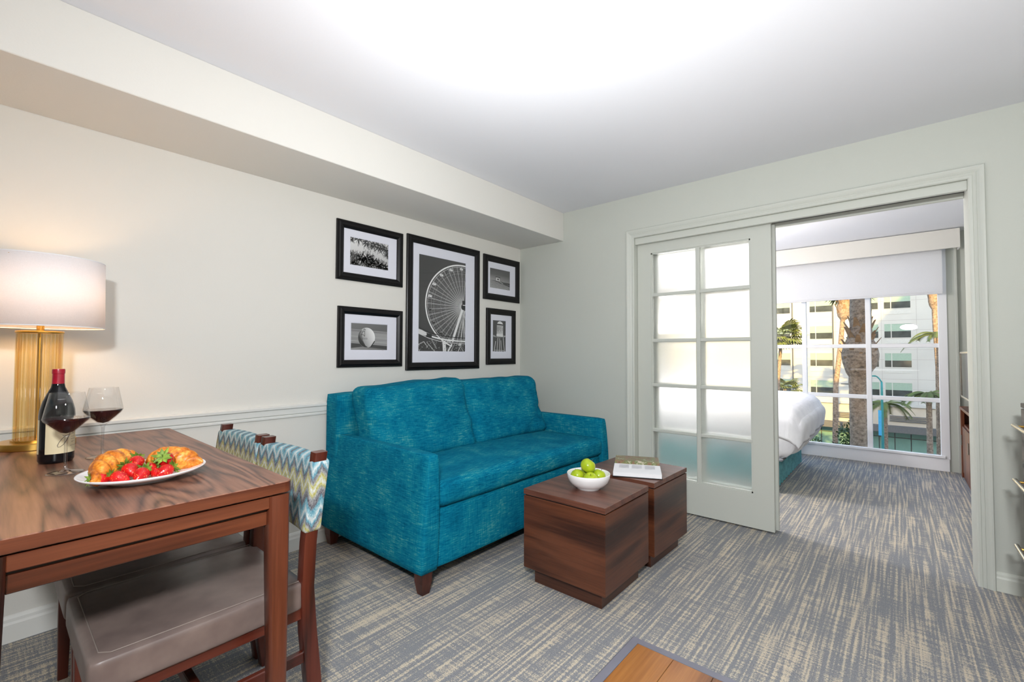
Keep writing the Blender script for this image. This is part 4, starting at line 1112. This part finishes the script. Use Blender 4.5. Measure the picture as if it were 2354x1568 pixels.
def feather_frond(base, az, ln, rise, droop, w=.34, n=12):
    V, Fc = [], []; P = []
    dx, dy = math.cos(az), math.sin(az)
    for i in range(n+1):
        s = i/n; P.append(Vector((base[0]+dx*ln*s*(1-.12*s), base[1]+dy*ln*s*(1-.12*s), base[2]+rise*s-droop*s*s)))
    side = Vector((-dy, dx, 0))
    for i in range(n):
        b = len(V); V += [tuple(P[i]+side*.018), tuple(P[i]-side*.018), tuple(P[i+1]-side*.015), tuple(P[i+1]+side*.015)]; Fc.append((b, b+1, b+2, b+3))
        if i == 0: continue
        s = i/n; L = w*(1-.55*abs(s-.45)*2)*(.85+.3*random.random())*ln*.55
        for q in (0, .33, .66):
            c = P[i].lerp(P[i+1], q); fw_ = (P[i+1]-P[i]).normalized()
            for sg in (-1, 1):
                tip = c+side*sg*L*.8+fw_*L*.55-Vector((0, 0, L*.45)); b = len(V)
                V += [tuple(c-fw_*.035), tuple(c+fw_*.035), tuple(tip)]; Fc.append((b, b+1, b+2))
    return V, Fc
def fan_leaf(base, az, el, stem, r, n=18):
    V, Fc = [], []
    d = Vector((math.cos(az)*math.cos(el), math.sin(az)*math.cos(el), math.sin(el))); side = d.cross(Vector((0, 0, 1))).normalized(); nrm = side.cross(d)
    c = Vector(base)+d*stem
    V += [tuple(Vector(base)+side*.02), tuple(Vector(base)-side*.02), tuple(c-side*.015), tuple(c+side*.015)]; Fc.append((0, 1, 2, 3))
    for k in range(n):
        a = -1.9+3.8*k/(n-1); v = d*math.cos(a)+side*math.sin(a); L = r*(1-.18*abs(a)/1.9)*(.9+.2*random.random())
        m = c+v*L*.6+nrm*.02*(1 if k % 2 else -1); tip = c+v*L-Vector((0, 0, .25*L)); ww = v.cross(nrm)*L*.085; b = len(V)
        V += [tuple(c), tuple(m+ww), tuple(tip), tuple(m-ww)]; Fc.append((b, b+1, b+2, b+3))
    return V, Fc
def palm(name, label, path, crown, kind, nf, fl, skirt=None, group='palm trees outside the window', seed=1, droop=1.0):
    random.seed(seed)
    o = thing(name, label, 'palm tree', (path[0][0], path[0][1], path[0][2]), 0, group)
    pts = [Vector(p[:3]) for p in path]; rad = [p[3] for p in path]
    P2, R2 = [], []
    for i in range(len(pts)-1):
        n_ = max(2, int((pts[i+1]-pts[i]).length/.22))
        for k in range(n_):
            s = k/n_; P2.append(pts[i].lerp(pts[i+1], s)); R2.append((rad[i]+(rad[i+1]-rad[i])*s)*(1+.05*(k % 2)))
    P2.append(pts[-1]); R2.append(rad[-1])
    add('trunk', tube(P2, R2, 14), 'palm_trunk', o, smooth=True)
    if skirt:
        z0, z1, r0_, nb = skirt; ln_ = (z1-z0)
        parts = []
        for k in range(nb):
            a = k*2.4; s = k/nb; z = z0+ln_*s
            q = min(P2, key=lambda p: abs(p.z-z)); rr = r0_*(.55+.45*math.sin(PI*min(1, .2+s*.8)))
            d = Vector((math.cos(a), math.sin(a), 0)); sd = Vector((-d.y, d.x, 0)); up_ = Vector((0, 0, 1))
            b0 = q+d*rr*.35; b0.z = z; tip = b0+d*rr*.62+up_*ln_*.30; ww = r0_*.24
            parts.append(loft([[tuple(b0+sd*ww-up_*.06), tuple(b0-sd*ww-up_*.06), tuple(b0-sd*ww+d*.10+up_*.06), tuple(b0+sd*ww+d*.10+up_*.06)],
                               [tuple(tip+sd*ww*.3), tuple(tip-sd*ww*.3), tuple(tip-sd*ww*.3+d*.03+up_*.03), tuple(tip+sd*ww*.3+d*.03+up_*.03)]]))
        for part in parts: add('leaf_boot', part, 'palm_boot', o)
    for k in range(nf):
        a = 2*PI*k/nf*1.0+.5*random.random()
        if kind == 'feather':
            vf = feather_frond(crown, a, fl*(.8+.4*random.random()), fl*(.15+.5*random.random()), fl*(.5+.45*random.random())*droop)
        else:
            vf = fan_leaf(crown, a, -.5+1.5*((k*5) % nf)/nf, fl*.55, fl*.62)
        add('frond', vf, 'palm_leaf', o)
    return o
palm('palm_tree', 'thick grey palm trunk with a swollen collar of old leaf bases close outside the window',
     [(22, 1.20, GZ, .33), (22, 1.22, -2, .285), (22, 1.235, .35, .285), (22, 1.22, .62, .43), (22, 1.16, 1.05, .58), (22, 1.15, 1.45, .55), (22, 1.15, 1.85, .40), (22, 1.12, 2.3, .34), (22, 1.10, 4.2, .32), (22, 1.10, 7.0, .34)],
     (22, 1.10, 7.0), 'feather', 14, 3.4, (.55, 2.3, .66, 34), seed=3)
palm('palm_tree', 'slender sunlit palm whose ruffled top collar glows orange',
     [(42, 3.85, GZ, .20), (42, 3.78, -4.8, .175), (42, 3.69, -1, .17), (42, 3.34, 2.07, .16), (42, 3.20, 3.85, .15), (42, 3.15, 4.1, .36), (42, 3.12, 4.7, .44), (42, 3.10, 5.5, .36), (42, 3.08, 6.4, .2)],
     (42, 3.08, 6.4), 'fan', 16, 1.9, (4.0, 6.0, .62, 22), seed=5)
palm('palm_tree', 'short fan palm with a bushy yellow-green crown in front of sunlit windows',
     [(42, 7.62, GZ, .16), (42, 7.50, -.7, .12), (42, 7.31, 1.7, .12), (42, 7.25, 2.7, .16)], (42, 7.20, 2.75), 'fan', 22, 1.75, None, seed=7)
palm('palm_tree', 'thin palm trunk lit orange beside the window jamb',
     [(40, -1.84, GZ, .16), (40, -1.88, -3.7, .15), (40, -1.88, .45, .12), (40, -1.80, 3.26, .135), (40, -1.80, 4.2, .15), (40, -1.78, 4.5, .26), (40, -1.76, 5.6, .34), (40, -1.75, 7, .2)],
     (40, -1.75, 7.0), 'fan', 16, 1.8, (4.5, 6.4, .40, 16), seed=9)
palm('palm_tree', 'feathery palm with fronds reaching over the middle window row beside the orange trunk',
     [(36, -1.75, GZ, .14), (36, -1.75, 2.4, .11)], (36, -1.75, 2.4), 'feather', 13, 1.7, None, seed=11)
palm('palm_tree', 'feathery palm crown in front of the lowest window row by the orange trunk',
     [(34, -1.20, GZ, .15), (34, -1.20, -.95, .12)], (34, -1.20, -.95), 'feather', 16, 1.55, None, seed=13)
palm('palm_tree', 'drooping olive palm crown behind the teal street lamp',
     [(37, .75, GZ, .15), (37, .75, -1.9, .12)], (37, .75, -1.9), 'feather', 16, 2.0, None, seed=15, droop=1.1)
palm('palm_tree', 'low fan palm peeping over the bed beside the sliding door edge',
     [(47, 7.9, GZ, .15), (47, 7.9, -1.9, .13)], (47, 7.9, -1.9), 'fan', 18, 1.5, None, seed=17)

def shrub(loc, rx, rz, n, label, seed):
    random.seed(seed)
    o = thing('shrub', label, 'shrub', loc, 0, 'shrubs below the window')
    V, Fc = [], []
    for i in range(n):
        a, b, r = random.random()*2*PI, math.acos(2*random.random()-1), random.random()**.4
        c = Vector((rx*r*math.sin(b)*math.cos(a), rx*r*math.sin(b)*math.sin(a), rz+rz*r*math.cos(b)))
        d = Vector((random.uniform(-1, 1), random.uniform(-1, 1), random.uniform(-.6, 1))).normalized(); s = d.cross(Vector((.3, .2, 1))).normalized(); L = .16+.12*random.random()
        k = len(V); V += [tuple(c), tuple(c+d*L*.5+s*L*.28), tuple(c+d*L), tuple(c+d*L*.5-s*L*.28)]; Fc.append((k, k+1, k+2, k+3))
    add('foliage', (V, Fc), 'shrub_leaf', o, local=True, kind='stuff')
    add('stem', join(*[tube([(0, 0, 0), (rx*.3*math.cos(a), rx*.3*math.sin(a), rz)], .03, 6) for a in (0, 2.1, 4.2)]), 'palm_trunk', o, local=True)
shrub((38, 2.45, GZ), 1.15, 3.1, 2600, 'tall leafy shrub between the slender palm and the thick trunk', 21)
shrub((38.6, 4.85, GZ), 1.1, 2.4, 1800, 'rounded shrub beside the end of the bed', 23)
shrub((38, 8.0, GZ), 1.6, 2.6, 1800, 'broad shrub low behind the bed', 25)

def street_lamp(x, y, ztop, arm, mat, label):
    o = thing('street_lamp', label, 'street lamp', (x, y, GZ), 0, 'street lamps')
    add('pole', tube([(x, y, GZ), (x, y, GZ+1), (x, y, ztop-.6), (x, y+.0, ztop)], [.11, .08, .06, .05], 10), mat, o, smooth=True)
    n_ = 8; P = []
    for i in range(n_+1):
        s = i/n_; P.append((x, y+arm*s, ztop+.35*math.sin(s*PI/2)))
    add('arm', tube(P, .035, 8), mat, o, smooth=True)
    add('lamp_head', loft([[(x-.09, y+arm-.02, ztop+.30), (x+.09, y+arm-.02, ztop+.30), (x+.09, y+arm-.02, ztop+.40), (x-.09, y+arm-.02, ztop+.40)],
                           [(x-.06, y+arm+.45*(1 if arm > 0 else -1), ztop+.32), (x+.06, y+arm+.45*(1 if arm > 0 else -1), ztop+.32), (x+.06, y+arm+.45*(1 if arm > 0 else -1), ztop+.37), (x-.06, y+arm+.45*(1 if arm > 0 else -1), ztop+.37)]]), mat, o)
    return o
s1 = street_lamp(35, .83, -.40, .30, 'lamp_teal', 'teal street lamp with a blue banner in front of the office building')
add('banner', bbox(34.95, .86, -3.6, 34.97, 1.02, -2.1, .004, 1), 'banner_blue', s1)
add('banner_bracket', join(tube([(35, .83, -2.1), (34.96, 1.03, -2.1)], .012, 6), tube([(35, .83, -3.6), (34.96, 1.03, -3.6)], .012, 6)), 'lamp_teal', s1)
street_lamp(41, 2.30, -1.25, .55, 'facade_dark', 'dark street lamp arm showing past the thick palm trunk')
